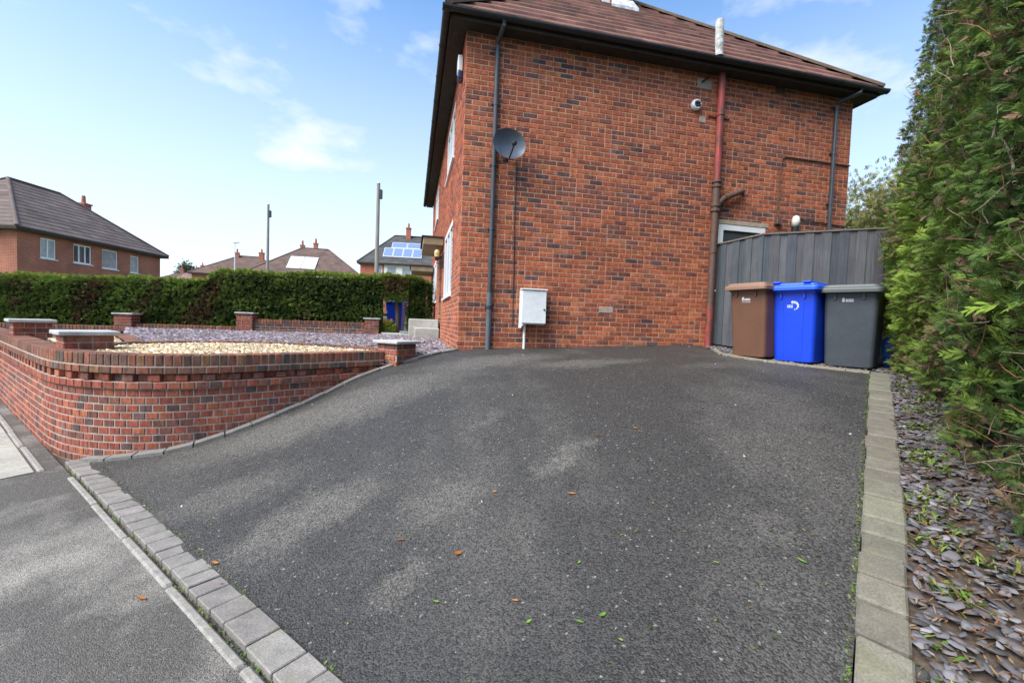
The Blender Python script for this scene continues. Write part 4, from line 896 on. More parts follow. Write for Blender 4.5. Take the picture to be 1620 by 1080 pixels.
# dry needle litter
DEAD = [(.22, .12, .06), (.32, .165, .07), (.15, .09, .055), (.36, .25, .13), (.30, .12, .05)]
q = rand_in(bed_poly, 15000); q = q[RNG.random(len(q)) < .55 + .45 * (q[:, 0] > q[:, 1] * .8 + .65)]
blades('leaf_litter', q, zd(q[:, 0], q[:, 1]) + RNG.uniform(0.002, .03, len(q)), (.015, .07), (.0015, .005), DEAD, 'brown dead needles and twigs lying under the tall hedge', M_GRASS, (-.1, .2))
dp = [uv(5, .05)] + left_edge + top_edge[::2] + [BORDER.at(t)[0] for t in np.linspace(BORDER.L, 0, 8)]
q = rand_in(dp, 2600); pr_keep = RNG.random(len(q)) < np.clip(.12 + .9 * np.exp(-np.abs((q[:, 0] - BORDER.at(0)[0][0]) - (q[:, 1] - BORDER.at(0)[0][1]) * .81) / .7), 0, 1)
q = q[pr_keep]; blades('hedge_clippings', q, zd(q[:, 0], q[:, 1]) - .004, (.008, .030), (.002, .006), GREENS + [(.26, .38, .06)] + DEAD[:2], 'tiny green hedge clippings scattered on the drive', M_GRASS, (-.02, .15))
q = rand_in(dp, 22); scatter('grit', q, zd(q[:, 0], q[:, 1]) - .009, (.004, .007), (.4, .8), [(.42, .39, .34), (.5, .48, .44)], M_STONE, 'stray pale gravel bits on the drive', .3)

# ------------------------------------------------------------------ foliage
def spray_proto(nb, seed, spread=.95, wid=.10):
    r = np.random.default_rng(seed); Q = []
    def kite(b, d, L_, w, z0):
        s = np.array([-d[1], d[0]]); m = b + d * L_ * .45; t = b + d * L_
        f = lambda p, zz: (p[0], p[1], zz - .22 * p[0] ** 2)
        Q.append([f(b, z0), f(m + s * w, z0 + .015), f(t, z0 - .03), f(m - s * w, z0 - .015)])
    kite(np.array([0., 0.]), np.array([1., 0.]), 1.0, .03, 0)
    for i in range(nb):
        t = .08 + .88 * i / nb
        for sd in (-1, 1):
            a = sd * r.uniform(.55, spread); L_ = (.52 * (1 - t) ** .7 + .10) * r.uniform(.75, 1.15)
            kite(np.array([t + r.uniform(-.03, .03), 0.]), np.array([math.cos(a), math.sin(a)]), L_, L_ * wid + .014, r.uniform(-.09, .09))
    return np.array(Q)          # (m,4,3)
def place_sprays(name, protos, P, D, U_, size, col, mat, parent):
    """P positions, D growth direction, U_ side hint"""
    D = D / np.linalg.norm(D, axis=1, keepdims=True); S = np.cross(D, U_); S /= np.linalg.norm(S, axis=1, keepdims=True) + 1e-9; Nn = np.cross(S, D); Vs, Cs = [], []
    which = RNG.integers(0, len(protos), len(P))
    for k, pq in enumerate(protos):
        m = which == k
        if not m.any(): continue
        loc = pq.reshape(-1, 3); s = size[m][:, None, None]
        W = P[m][:, None] + s * (loc[None, :, 0:1] * D[m][:, None] + loc[None, :, 1:2] * S[m][:, None] + loc[None, :, 2:3] * Nn[m][:, None]); Vs.append(W.reshape(-1, 3))
        c = np.repeat(col[m], len(pq), 0) * RNG.uniform(.8, 1.25, (m.sum() * len(pq), 1)); Cs.append(c)
    V = np.vstack(Vs); F = np.arange(len(V)).reshape(-1, 4)
    return keep(link(name, mesh_np(name, V, F, np.vstack(Cs)), mat), parent)
def vnoise(P, f, seed):
    """cheap smooth noise for colour and bulge"""
    r = np.random.default_rng(seed); s = np.zeros(len(P))
    for k in range(5):
        w = r.normal(0, 1, 3) * f * (1 + .5 * k); s += np.sin(P @ w + r.uniform(0, 6.28)) / (1 + .4 * k)
    return s / 2.2
PR_BIG = [spray_proto(7, s, .8, .075) for s in (1, 2, 3, 6)]; PR_SM = [spray_proto(4, s, .95, .12) for s in (4, 5)]
# tall hedge on the right
hb = HEDGE_BASE; HL = hb.L
tall = thing('conifer_hedge', 'tall ragged conifer hedge towering over the slate bed on the right', 'hedge', (*hb.at(HL * .6, -.6)[0], .8))
def tall_off(t, z, seed=3):
    P = np.stack([t, np.zeros_like(t), z], -1); lean = np.clip(z - 3.3, 0, 9) * .10; low = np.clip(1.55 - (z - zbase(t)), 0, 1.5) * .03
    far = np.exp(-((t - HL + 1.9) / 1.0) ** 2); return -.17 - far * .17 * np.clip((4.2 - z) / .9, 0, 1) + lean + low + vnoise(P, 2.2, seed) * .09     # distance to the right of the base line
def zbase(t): return np.interp(t, [0, 6.95], [.15, 1.12])
n = 44000; tt = HL * (1 - RNG.random(n) ** .9 * .92); hh = zbase(tt) + .02 + RNG.random(n) ** 1.0 * 5.6
dep = np.maximum(RNG.exponential(.085, n) - RNG.exponential(.03, n), -.07); off = tall_off(tt, hh) + dep
pos = np.array([hb.at(t, -o)[0] for t, o in zip(tt, off)]); tang = np.array([hb.at(t)[1] for t in tt]); outw = np.stack([-tang[:, 1], tang[:, 0]], -1)
P = np.c_[pos, hh]; D = np.c_[outw * RNG.uniform(.1, .9, (n, 1)) + RNG.normal(0, .5, (n, 2)), RNG.normal(.4, .6, n)]; U_ = RNG.normal(0, 1, (n, 3)) * .7 + np.array([0, 0, 1.0])
DK, MG, BR, BN = np.array((.050, .088, .034)), np.array((.125, .205, .052)), np.array((.29, .41, .065)), np.array((.22, .145, .09))
cn = vnoise(P, 1.6, 8) * .5 + .5; cf = vnoise(P, 6, 9) * .5 + .5
fresh_sunlit = np.clip(np.exp(-((tt - HL + 2.3) / 1.5) ** 2) * np.exp(-((hh - 1.9) / .95) ** 2) * 1.1 + (cn > .72) * .35 + (RNG.random(n) < .08) * .6, 0, 1)  # pale new growth, plus sunlight painted into the low far stretch
col = DK + (MG - DK) * np.clip(cf * 1.2 - .1, 0, 1)[:, None]; col = col + (BR - col) * (fresh_sunlit * RNG.uniform(.45, 1, n))[:, None]; dead = RNG.random(n) < .09 + .16 * (vnoise(P, 3.1, 77) > .35) + .14 * (hh - zbase(tt) < .6); col[dead] = BN * RNG.uniform(.6, 1.4, (dead.sum(), 1))
place_sprays('foliage', PR_BIG, P, D, U_, RNG.uniform(.03, .088, n) * (1 + .7 * fresh_sunlit), col, M_LEAF, tall)
# heart of the hedge and its bare branches
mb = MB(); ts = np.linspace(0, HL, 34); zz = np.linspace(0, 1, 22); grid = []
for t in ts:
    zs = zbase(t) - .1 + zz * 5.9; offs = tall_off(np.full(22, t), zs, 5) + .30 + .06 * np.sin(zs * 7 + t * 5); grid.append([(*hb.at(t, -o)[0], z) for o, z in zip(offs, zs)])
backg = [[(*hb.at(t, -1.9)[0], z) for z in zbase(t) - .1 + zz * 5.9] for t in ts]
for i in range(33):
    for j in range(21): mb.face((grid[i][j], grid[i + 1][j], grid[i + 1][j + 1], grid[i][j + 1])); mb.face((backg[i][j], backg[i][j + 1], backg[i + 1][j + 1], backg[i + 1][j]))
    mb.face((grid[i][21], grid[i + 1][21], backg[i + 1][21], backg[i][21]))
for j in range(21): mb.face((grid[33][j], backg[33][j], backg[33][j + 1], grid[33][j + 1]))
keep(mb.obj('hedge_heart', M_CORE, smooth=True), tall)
mbt = MB()
for k in range(1900):
    big = k < 34; t = HL * (1 - random.random() * .85); z = float(zbase(t)) + .1 + random.random() ** 1.3 * 4.6; o = float(tall_off(np.array([t]), np.array([z]))[0]); p = Vector((*hb.at(t, -(o + random.uniform(-.07, .06)))[0], z)); tg = hb.at(t)[1]; ow = Vector((-tg[1], tg[0], 0)); al = Vector((tg[0], tg[1], 0))
    dv = (ow * random.uniform(-.35, .18 if big else .4) + al * random.uniform(-.9, .9) + Vector((0, 0, random.uniform(-.3, 1) + .6 * big))).normalized(); L_ = random.uniform(.3, .65) if big else random.uniform(.08, .32); pts = [p]
    for s in range(4): dv = (dv + Vector((random.uniform(-.25, .25), random.uniform(-.25, .25), random.uniform(-.2, .25)))).normalized(); pts.append(pts[-1] + dv * L_ / 4)
    r = random.uniform(.006, .011) if big else random.uniform(.002, .0045); m = MB() if big else mbt; m.tube(pts, [r, r * .9, r * .75, r * .55, r * .3], 5 if big else 3, jit(random.choice([(.26, .17, .12), (.38, .30, .23), (.30, .13, .075), (.20, .13, .09)]), .2), caps=False)
    if big: keep(m.obj('branch', M_BARK), tall)
keep(mbt.obj('twigs', M_BARK), tall)['kind'] = 'stuff'
for t in np.arange(1.2, HL, .62):
    p = hb.at(t, -.42)[0]; z = float(zbase(t)); b_ = hb.at(t, -.35 - random.random() * .2)[0]; mb = MB(); pts = [(*p, z - .1), (p[0] + .02, p[1], z + .7), (*(p * .5 + b_ * .5), z + 2), (b_[0] + .05, b_[1], z + 4.4)]; mb.tube(pts, [.055, .045, .038, .02], 8, (.16, .10, .07)); keep(mb.obj('trunk', M_BARK), tall)
# clipped garden hedge behind the boundary wall
hedge = thing('garden_hedge', 'long clipped green garden hedge behind the low boundary wall', 'hedge', (*bk(6, 1), 1.0))
def hedge_top(t): return np.interp(t, [-1.62, -1.35, 0, 2.0, 4.15, 4.4, 6.0, 8, 13], [2.58, 2.70, 2.73, 2.67, 2.60, 2.36, 2.30, 2.25, 2.05])
def hedge_face(name, parent, t0, t1, z0, n, seed, bright=1.0, front=.42):
    nf, ntp = int(n * .68), int(n * .32); out = []
    t = RNG.uniform(t0, t1, nf); zt = hedge_top(t); z = z0 + (zt - z0) * RNG.random(nf); P0 = np.stack([t, t * 0, z], -1); bul = vnoise(P0, 2.6, seed) * .06; o = front + bul + RNG.exponential(.035, nf) + .10 * np.clip((z - zt + .16) / .16, 0, 1) ** 2
    pos = BK - HD * t[:, None] + HN * o[:, None]; D = np.c_[-HN * RNG.uniform(.4, 1, (nf, 1)) + RNG.normal(0, .4, (nf, 2)), RNG.normal(.25, .4, nf)]; out.append((np.c_[pos, z], D))
    t = RNG.uniform(t0, t1, ntp); zt = hedge_top(t); o = front + RNG.uniform(.0, .85, ntp); P0 = np.stack([t, o, t * 0], -1); z = zt + vnoise(P0, 3, seed + 1) * .055 - RNG.exponential(.02, ntp)
    pos = BK - HD * t[:, None] + HN * o[:, None]; D = np.c_[RNG.normal(0, .5, (ntp, 2)), RNG.uniform(.3, 1, ntp)]; out.append((np.c_[pos, z], D))
    P = np.vstack([q[0] for q in out]); D = np.vstack([q[1] for q in out]); m = len(P); top = np.r_[np.zeros(nf), np.ones(ntp)] > 0
    c1 = vnoise(P, 1.3, seed + 2) * .5 + .5; c2_ = vnoise(P, 5, seed + 3) * .5 + .5; col = np.array((.036, .070, .022)) + (np.array((.175, .25, .05)) - np.array((.036, .070, .022))) * np.clip(c2_ * .7 + c1 * .4 - .1, 0, 1)[:, None]
    brn = (np.clip(c1 * 1.5 - .95, 0, 1) * RNG.random(m) > .16) & ~top; col[brn] = np.array((.13, .07, .045)) * RNG.uniform(.6, 1.4, (brn.sum(), 1)); col[top] = np.array((.19, .25, .04)) * RNG.uniform(.7, 1.3, (top.sum(), 1)); col *= bright  # top sprays coloured brighter yellow-green to paint in light from above
    place_sprays(name, PR_SM, P, D, RNG.normal(0, 1, (m, 3)), RNG.uniform(.07, .15, m), col, M_LEAF, parent)
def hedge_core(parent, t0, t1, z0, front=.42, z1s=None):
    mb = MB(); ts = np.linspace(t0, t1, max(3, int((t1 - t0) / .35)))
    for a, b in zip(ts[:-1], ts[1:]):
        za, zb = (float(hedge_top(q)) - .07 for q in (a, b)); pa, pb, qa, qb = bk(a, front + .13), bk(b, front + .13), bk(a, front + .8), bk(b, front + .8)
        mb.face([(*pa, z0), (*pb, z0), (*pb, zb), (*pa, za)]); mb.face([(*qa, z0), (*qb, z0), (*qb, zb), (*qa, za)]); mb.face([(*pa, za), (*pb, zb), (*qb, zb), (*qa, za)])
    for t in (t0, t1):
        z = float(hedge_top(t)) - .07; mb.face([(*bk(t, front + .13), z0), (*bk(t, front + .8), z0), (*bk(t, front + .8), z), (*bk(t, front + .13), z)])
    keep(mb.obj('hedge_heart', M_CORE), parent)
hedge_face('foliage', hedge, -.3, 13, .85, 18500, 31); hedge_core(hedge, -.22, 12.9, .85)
for t in np.arange(.8, 12.5, 1.05):
    p = bk(t, .9); mb = MB(); mb.tube([(*p, .7), (p[0] + .03, p[1], 1.4), (p[0], p[1] + .03, 2.0)], [.05, .04, .02], 7, (.12, .08, .055)); keep(mb.obj('trunk', M_BARK), hedge)
arch = thing('arched_conifer', 'dark conifer bush with bare trunk closing the right end of the clipped hedge', 'bush', (*bk(-.3, .9), 1.0))
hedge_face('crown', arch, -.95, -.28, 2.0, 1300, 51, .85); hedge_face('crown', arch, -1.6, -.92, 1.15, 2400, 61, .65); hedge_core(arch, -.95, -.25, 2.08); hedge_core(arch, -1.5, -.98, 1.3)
nn_ = 500; t = np.full(nn_, -1.58) - RNG.exponential(.02, nn_); z = RNG.uniform(1.15, 2.6, nn_); o = RNG.uniform(.45, 1.2, nn_); pos = BK - HD * t[:, None] + HN * o[:, None]
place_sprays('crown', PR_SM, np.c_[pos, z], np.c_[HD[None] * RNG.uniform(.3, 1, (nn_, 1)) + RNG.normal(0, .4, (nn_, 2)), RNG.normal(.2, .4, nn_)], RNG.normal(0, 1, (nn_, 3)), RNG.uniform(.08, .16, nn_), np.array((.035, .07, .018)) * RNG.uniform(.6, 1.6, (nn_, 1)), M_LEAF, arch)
for (t, o) in ((-.66, .6), (-1.2, .9)):
    p = bk(t, o); mb = MB(); mb.tube([(*p, .95), (p[0] + .02, p[1], 1.5), (p[0] - .02, p[1], 2.1)], [.085, .07, .06], 9, (.10, .075, .055)); keep(mb.obj('trunk', M_BARK), arch)
# small golden shrub beside the end pier
sh = thing('golden_shrub', 'small yellow green shrub tinged red beside the end pier', 'shrub', (*bk(-.36, .22), 1.0)); n = 900
w = RNG.normal(0, 1, (n, 3)); w /= np.linalg.norm(w, axis=1, keepdims=True); w[:, 2] = np.abs(w[:, 2]); c = np.array([*bk(-.42, .30), 1.05]); P = c + w * np.array((.20, .20, .42)) * RNG.uniform(.5, 1, (n, 1))
col = np.where((w[:, 2:3] > .75) & (RNG.random((n, 1)) < .5), np.array((.28, .13, .05)), np.array((.19, .27, .035))) * RNG.uniform(.6, 1.3, (n, 1))
place_sprays('foliage', PR_SM, P, w + RNG.normal(0, .4, (n, 3)), RNG.normal(0, 1, (n, 3)), RNG.uniform(.05, .1, n), col, M_LEAF, sh)
mb = MB(); mb.tube([(*bk(-.42, .3), .9), (*bk(-.42, .3), 1.3)], [.02, .01], 6, (.12, .08, .05)); keep(mb.obj('stem', M_BARK), sh)
# leafy trees
def tree(label, name, base, h, crown_r, crown_z, ncl, nleaf, cols, leaf=(.08, .16), seed=1):
    rs = np.random.default_rng(seed); o = thing(name, label, 'tree', base); b = np.array(base, float); mb = MB()
    mb.tube([b, b + (.1, 0, h * .35), b + (.0, .1, h * .7)], [h * .03, h * .022, h * .01], 8, (.13, .10, .07))
    cs = rs.normal(0, 1, (ncl, 3)); cs /= np.linalg.norm(cs, axis=1, keepdims=True); cs = b + (0, 0, crown_z) + cs * np.array((crown_r, crown_r, h - crown_z)) * rs.uniform(.35, .95, (ncl, 1))
    for c in cs[::2]: mb.tube([b + (0, 0, h * rs.uniform(.25, .5)), (b + (0, 0, h * .5) + c) / 2 + rs.normal(0, .1, 3), c], [h * .011, h * .007, h * .002], 5, (.13, .10, .07), caps=False)
    keep(mb.obj('trunk', M_BARK), o); k = rs.integers(0, ncl, nleaf); w = rs.normal(0, 1, (nleaf, 3)); P = cs[k] + w * crown_r * .17
    col = np.array(cols)[k % len(cols)] * rs.uniform(.6, 1.4, (nleaf, 1)); place_sprays('crown', PR_SM, P, w + (0, 0, .2), rs.normal(0, 1, (nleaf, 3)), rs.uniform(leaf[0], leaf[1], nleaf), col, M_LEAF, o); return o
tree('yellow green leafy tree beyond the grey fence', 'garden_tree', (9.3, 10.9, 1.2), 4.3, 1.8, 2.5, 90, 17000, [(.20, .23, .055), (.27, .27, .08), (.13, .18, .045), (.31, .28, .12)], (.08, .17), 5)

# ------------------------------------------------------------------ fence
fence = thing('board_fence', 'grey stained vertical board fence running from the house behind the bins', 'fence', (4.6, 6.8, 1.1))
F0, F1, F2 = np.array((3.44, 7.70)), np.array((3.88, 7.0)), np.array((5.75, 6.43)); FZ0, FZ1, FZ2 = 2.955, 3.015, 3.075
def fence_run(a, b, za, zb, ws, skip_first=False):
    L_ = np.linalg.norm(b - a); t = (b - a) / L_; nr = np.array([t[1], -t[0]])
    if nr[1] > 0: nr = -nr
    x = 0; i = 0
    while x < L_ - .02:
        w = min(ws + random.uniform(-.006, .006), L_ - x); p = a + t * x; z0 = z1(p) + .02; zt = za + (zb - za) * (x + w / 2) / L_; mb = MB()
        o = Vector((*(p + nr * (.014 * (i % 2) + random.uniform(0, .003))), 0)); th = .013
        mb.box((0, 0, 0), (*(t * (w - .001 + .012)), 0), (*(-nr * th), 0), (0, 0, zt - z0), jit(random.choice([(.085, .094, .106), (.072, .081, .094), (.105, .109, .116), (.094, .094, .102)]), .14), bev=.003); keep(mb.obj('board', M_FENCE), fence).location = o + Vector((0, 0, z0)); x += w; i += 1
    for (s, th_) in ((.25, .09), (.95, .09), (1.55, .09)):
        p, q = a - nr * .03, b - nr * .03; mb = MB(); mb.hexa([(*p, z1(a) + s), (*q, z1(b) + s), (*(q - nr * .045), z1(b) + s), (*(p - nr * .045), z1(a) + s), (*p, z1(a) + s + th_), (*q, z1(b) + s + th_), (*(q - nr * .045), z1(b) + s + th_), (*(p - nr * .045), z1(a) + s + th_)], (.09, .085, .08)); keep(mb.obj('rail', M_FENCE), fence)
    mb = MB(); p, q = a + nr * .03, b + nr * .03; mb.hexa([(*p, za + .003), (*q, zb + .003), (*(q - nr * .075), zb + .003), (*(p - nr * .075), za + .003), (*p, za + .026), (*q, zb + .026), (*(q - nr * .075), zb + .026), (*(p - nr * .075), za + .026)], (.16, .135, .11)); keep(mb.obj('capping_rail', M_FENCE), fence)
fence_run(F0, F1, FZ0, FZ1, .105); fence_run(F1, F2, FZ1, FZ2, .112)
for p, zt in ((F0 + np.array((-.01, .06)), 2.9), (F1 + np.array((.05, .09)), 2.98), ((F1 + F2) / 2 + np.array((.05, .10)), 3.0)):
    mb = MB(); mb.box((-.05, -.05, 0), (.1, 0, 0), (0, .1, 0), (0, 0, zt - 1.0), (.08, .08, .08)); keep(mb.obj('post', M_FENCE), fence).location = (*p, 1.0)

# ------------------------------------------------------------------ bins
def wheelie(label, corner, z, ang, w, d, h, mb_, ml, lid_tilt, lid_style, logo):
    """corner = front bottom corner on the viewer's right; ang = heading of the front face (clockwise from -Y)"""
    fx = np.array((-math.sin(ang), -math.cos(ang))); rt = np.array((math.cos(ang), -math.sin(ang)))   # front direction, viewer's right along the front
    rt = np.array((-fx[1], fx[0])); t = .80
    wb, db = w * .84, d * .74
    base = np.array(corner) - rt * wb / 2 - fx * 0; o = thing('wheelie_bin', label, 'wheelie bin', (*base, z), 0, 'wheelie bins by the fence'); F_, R_ = Vector((*fx, 0)), Vector((*rt, 0)); Z = Vector((0, 0, 1)); H = h - .10
    def ringpts(k, wv, back, z_, rad=.045, n=5):
        """rounded rectangle; front at +F, centre line x=0, front face pulled out as it rises"""
        pts = []; hw = wv / 2
        for (cx, cy, a0) in ((hw - rad, back[1] - rad, 0), (-hw + rad, back[1] - rad, math.pi / 2), (-hw + rad, back[0] + rad, math.pi), (hw - rad, back[0] + rad, 1.5 * math.pi)):
            for i in range(n): a = a0 + math.pi / 2 * i / (n - 1); pts.append(R_ * (cx + math.cos(a) * rad) + F_ * (cy + math.sin(a) * rad) + Z * z_)
        return pts
    lv = [(0.0, .97), (.02, 1.0), (.30, 1.0), (.62, 1.0), (.86, 1.0), (.93, 1.0)]; rings = []
    def dims(k): return wb + (w * .93 - wb) * k, (-db - (d * .93 - db) * k * .35, (d * .93 - db) * k * .65)
    for (k, s) in lv: wv, bk_ = dims(k); rings.append(ringpts(k, wv * s, bk_, .02 + k * H, .05))
    wv, bk_ = dims(.93); rings.append(ringpts(1, wv + .035, (bk_[0] - .018, bk_[1] + .018), .02 + .935 * H, .055)); wv, bk_ = dims(1); rings.append(ringpts(1, wv + .04, (bk_[0] - .02, bk_[1] + .02), .02 + H, .055))
    m = MB(); n = len(rings[0])
    for a, b in zip(rings[:-1], rings[1:]):
        for i in range(n): m.face((a[i], a[(i + 1) % n], b[(i + 1) % n], b[i]))
    m.face(rings[0][::-1]); m.face(rings[-1])
    # brackets under the rim, and ribs on the front
    for x in (-.16, .12):
        p = F_ * (dims(.9)[1][1] - .002) + R_ * (x * w / .58) + Z * (.02 + .86 * H); m.box(p, R_ * .022, F_ * .022, Z * .07 * 1.0)
    body = m.obj('body', mb_, o); me = body.data
    if lid_style == 'rib':
        m = MB()
        for x in (-.5, .22): p0, p1 = F_ * (dims(.05)[1][1] + .001) + R_ * (x * wb * .62) + Z * .09, F_ * (dims(.8)[1][1] + .001) + R_ * (x * wb * .70) + Z * (.02 + .8 * H); m.hexa([p0 - F_ * .02, p0 + R_ * .05 - F_ * .02, p1 + R_ * .055 - F_ * .02, p1 - F_ * .02, p0 + F_ * .004, p0 + R_ * .045 + F_ * .004, p1 + R_ * .05 + F_ * .004, p1 + F_ * .004])
        m.obj('moulded_rib', mb_, body)
    # lid: overhanging skirt, shallow crown, raised panel; hinged at the back
    m = MB(); bk_ = (-d * .80, d * .255); wl_ = w * 1.07; lr = []
    for (s, z_) in ((1.0, .0), (1.0, .035), (.985, .05), (.90, .065), (.86, .09), (.70, .098)):
        yc = (bk_[0] + bk_[1]) / 2; hf = (bk_[1] - bk_[0]) / 2; lr.append(ringpts(0, wl_ * s, (yc - hf * s, yc + hf * s), z_, .06))
    for a, b in zip(lr[:-1], lr[1:]):
        for i in range(n): m.face((a[i], a[(i + 1) % n], b[(i + 1) % n], b[i]))
    m.face(lr[0][::-1]); m.face(lr[-1])
    if lid_style == 'rib':
        for x in (-.42, .22): m.box(R_ * (x * w) + F_ * (-.42) + Z * .092, R_ * .09, F_ * .58, Z * .022, bev=.006)
    hinge = Vector((0, 0, 0)) + F_ * bk_[0]; rot = Matrix.Translation(hinge) @ Matrix.Rotation(lid_tilt, 4, R_) @ Matrix.Translation(-hinge)
    m.v = [tuple((rot @ Vector(p)) + Z * (H - .012)) for p in m.v]; lid = m.obj('lid', ml, o)
    m = MB(); m.tube([R_ * (-w * .36) + F_ * (bk_[0] - .05) + Z * (H - .02), R_ * (w * .36) + F_ * (bk_[0] - .05) + Z * (H - .02)], .016, 8)
    for x in (-.36, 0, .36): m.tube([R_ * (w * x) + F_ * (bk_[0] - .05) + Z * (H - .02), R_ * (w * x) + F_ * (bk_[0] + .06) + Z * (H - .03)], .014, 6)
    m.obj('handle_bar', mb_, o)
    for sd in (-1, 1):
        m = MB(); c = R_ * (sd * (wb / 2 + .005)) + F_ * (-db + .02) + Z * .10; m.tube([c - R_ * .025, c + R_ * .025], .10, 18); wh = m.obj('wheel', M_RUBBER, o)
        m = MB(); m.tube([c - R_ * .028, c + R_ * .028], .06, 14); m.obj('hub', M_GREYP, wh)
    # printed mark, raised a hair off the sloping front
    def front_pt(x, zz): k = (zz - .02) / H; return R_ * x + F_ * (dims(k)[1][1] + .0016) + Z * zz
    m = MB()
    for (x0, x1, z0, z1__) in logo(w): m.face([front_pt(x0, z0), front_pt(x1, z0), front_pt(x1, z1__), front_pt(x0, z1__)])
    m.obj('printed_mark', M_PRINT, body); return o
def words(x, z, h, ws, gap=.007):
    out = []
    for w in ws: out.append((x, x + w, z, z + h)); x += w + gap
    return out
def logo_a(w):   # little emblem, two lines of lettering and a rule
    L_ = [(-.075 , -.058, .800, .84), (-.070, -.045, .815, .845), (-.062, -.052, .79, .80)]
    for r, z in enumerate((.812, .795)):
        x = -.04
        for k in (.009, .007, .010, .006, .009, .008, .007, .010): L_.append((x, x + k, z, z + (.013 if k > .0065 else .017))); x += k + .0025
    return L_ + [(-.078, .05, .772, .776)]
def logo_b(w):   # ring of growing dots with two text lines to its left
    L_ = []
    for i in range(7):
        a = 1.75 - i * .50; r = .017 - .0016 * i; cx, cz = .0 + math.cos(a) * .055, .755 + math.sin(a) * .05
        L_ += [(cx - r, cx + r, cz - r * .6, cz + r * .6), (cx - r * .6, cx + r * .6, cz - r, cz + r)]
    for z in (.755, .733):
        x = -.075
        for k in (.010, .008, .011, .007, .010, .009): L_.append((x, x + k, z, z + .011)); x += k + .0025
    return L_
def logo_c(w):
    L_ = [(-.08, -.062, .83, .88), (-.085, -.055, .845, .865)]
    for z, x in ((.852, -.046), (.832, -.046)):
        for k in (.012, .009, .011, .010, .008, .012): L_.append((x, x + k, z, z + .013)); x += k + .003
    return L_
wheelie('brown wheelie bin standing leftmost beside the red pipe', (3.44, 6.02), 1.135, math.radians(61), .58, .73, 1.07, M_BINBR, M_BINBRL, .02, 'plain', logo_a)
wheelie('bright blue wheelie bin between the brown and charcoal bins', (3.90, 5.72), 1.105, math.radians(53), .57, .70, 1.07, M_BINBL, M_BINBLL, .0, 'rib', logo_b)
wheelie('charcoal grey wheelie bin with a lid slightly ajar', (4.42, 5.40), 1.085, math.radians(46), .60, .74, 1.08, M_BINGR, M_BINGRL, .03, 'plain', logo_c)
# gas bottle
gb = thing('gas_bottle', 'blue steel gas bottle beside the charcoal bin', 'gas bottle', (4.93, 5.66, 1.07))
mb = MB(); mb.lathe((0, 0, 0), [(.12, .0), (.125, .035), (.155, .05), (.16, .09), (.16, .17), (.163, .175), (.163, .185), (.16, .19), (.16, .34), (.155, .385), (.13, .425), (.09, .45), (.05, .455)], 26); bd = mb.obj('cylinder_body', M_GASBL, gb, smooth=True)
mb = MB()
for k in range(20):
    if k in (3, 4, 5): continue
    a, b = 2 * math.pi * k / 20, 2 * math.pi * (k + 1) / 20
    for r in (.095, .088): mb.face([(math.cos(a) * r, math.sin(a) * r, .44), (math.cos(b) * r, math.sin(b) * r, .44), (math.cos(b) * r, math.sin(b) * r, .555), (math.cos(a) * r, math.sin(a) * r, .555)])
mb.obj('shroud', M_GASBL, gb); mb = MB(); mb.lathe((0, 0, 0), [(.03, .455), (.03, .49), (.018, .5), (.018, .53), (.024, .535)], 12); mb.obj('valve', M_ALU, gb)
mb = MB()
for k in range(9):
    a, b = 3.6 + .14 * k, 3.6 + .14 * (k + 1); mb.face([(math.cos(a) * .1615, math.sin(a) * .1615, .23), (math.cos(b) * .1615, math.sin(b) * .1615, .23), (math.cos(b) * .1615, math.sin(b) * .1615, .30), (math.cos(a) * .1615, math.sin(a) * .1615, .30)])
mb.obj('faded_label', material('faded_print', (.10, .16, .30), .5), gb)
# neighbour's blue bin seen under the arch
nb = bk(-.60, 1.9); nbin = thing('neighbour_bin', 'blue bin glimpsed under the arched conifer', 'wheelie bin', (*nb, 1.12), 0, 'neighbour bin')
mb = MB(); w0, w1 = .21, .27; mb.hexa([(-w0, -.22, 0), (w0, -.22, 0), (w0, .22, 0), (-w0, .22, 0), (-w1, -.33, .92), (w1, -.33, .92), (w1, .3, .92), (-w1, .3, .92)]); mb.obj('body', M_BINBL, nbin)
mb = MB(); mb.hexa([(-.3, -.37, .925), (.3, -.37, .925), (.3, .34, .925), (-.3, .34, .925), (-.27, -.33, 1.0), (.27, -.33, 1.0), (.27, .3, 1.03), (-.27, .3, 1.03)]); mb.obj('lid', M_BINBLL, nbin)

# ------------------------------------------------------------------ fallen leaves on the drive
def leafmesh(L_, w, col, curl):
    mb = MB(); n = 6
    for i in range(n):
        a, b = i / n, (i + 1) / n; wa, wb_ = (w * math.sin(math.pi * a) ** .8 if 0 < a < 1 else 0.001, w * math.sin(math.pi * b) ** .8 if 0 < b < 1 else .001)
        za, zb_ = curl * (2 * a - 1) ** 2, curl * (2 * b - 1) ** 2
        for s in (-1, 1): q = [((a - .5) * L_, 0, za), ((b - .5) * L_, 0, zb_), ((b - .5) * L_, s * wb_, zb_ + wb_ * .5), ((a - .5) * L_, s * wa, za + wa * .5)]; mb.face(q if s > 0 else q[::-1], col)
    return mb.mesh('fallen_leaf')
LP = [(724, 877, .075, 'o'), (633, 855, .05, 'o'), (904, 782, .055, 'o'), (782, 779, .045, 'o'), (1268, 889, .045, 'g'), (815, 951, .03, 'o'), (690, 953, .035, 'g'), (836, 985, .035, 'g'), (917, 985, .035, 'g'), (953, 975, .05, 'g'), (916, 891, .03, 'g'), (340, 892, .06, 'o'), (223, 948, .06, 'o'), (1005, 678, .05, 'o'), (945, 689, .05, 'o')]
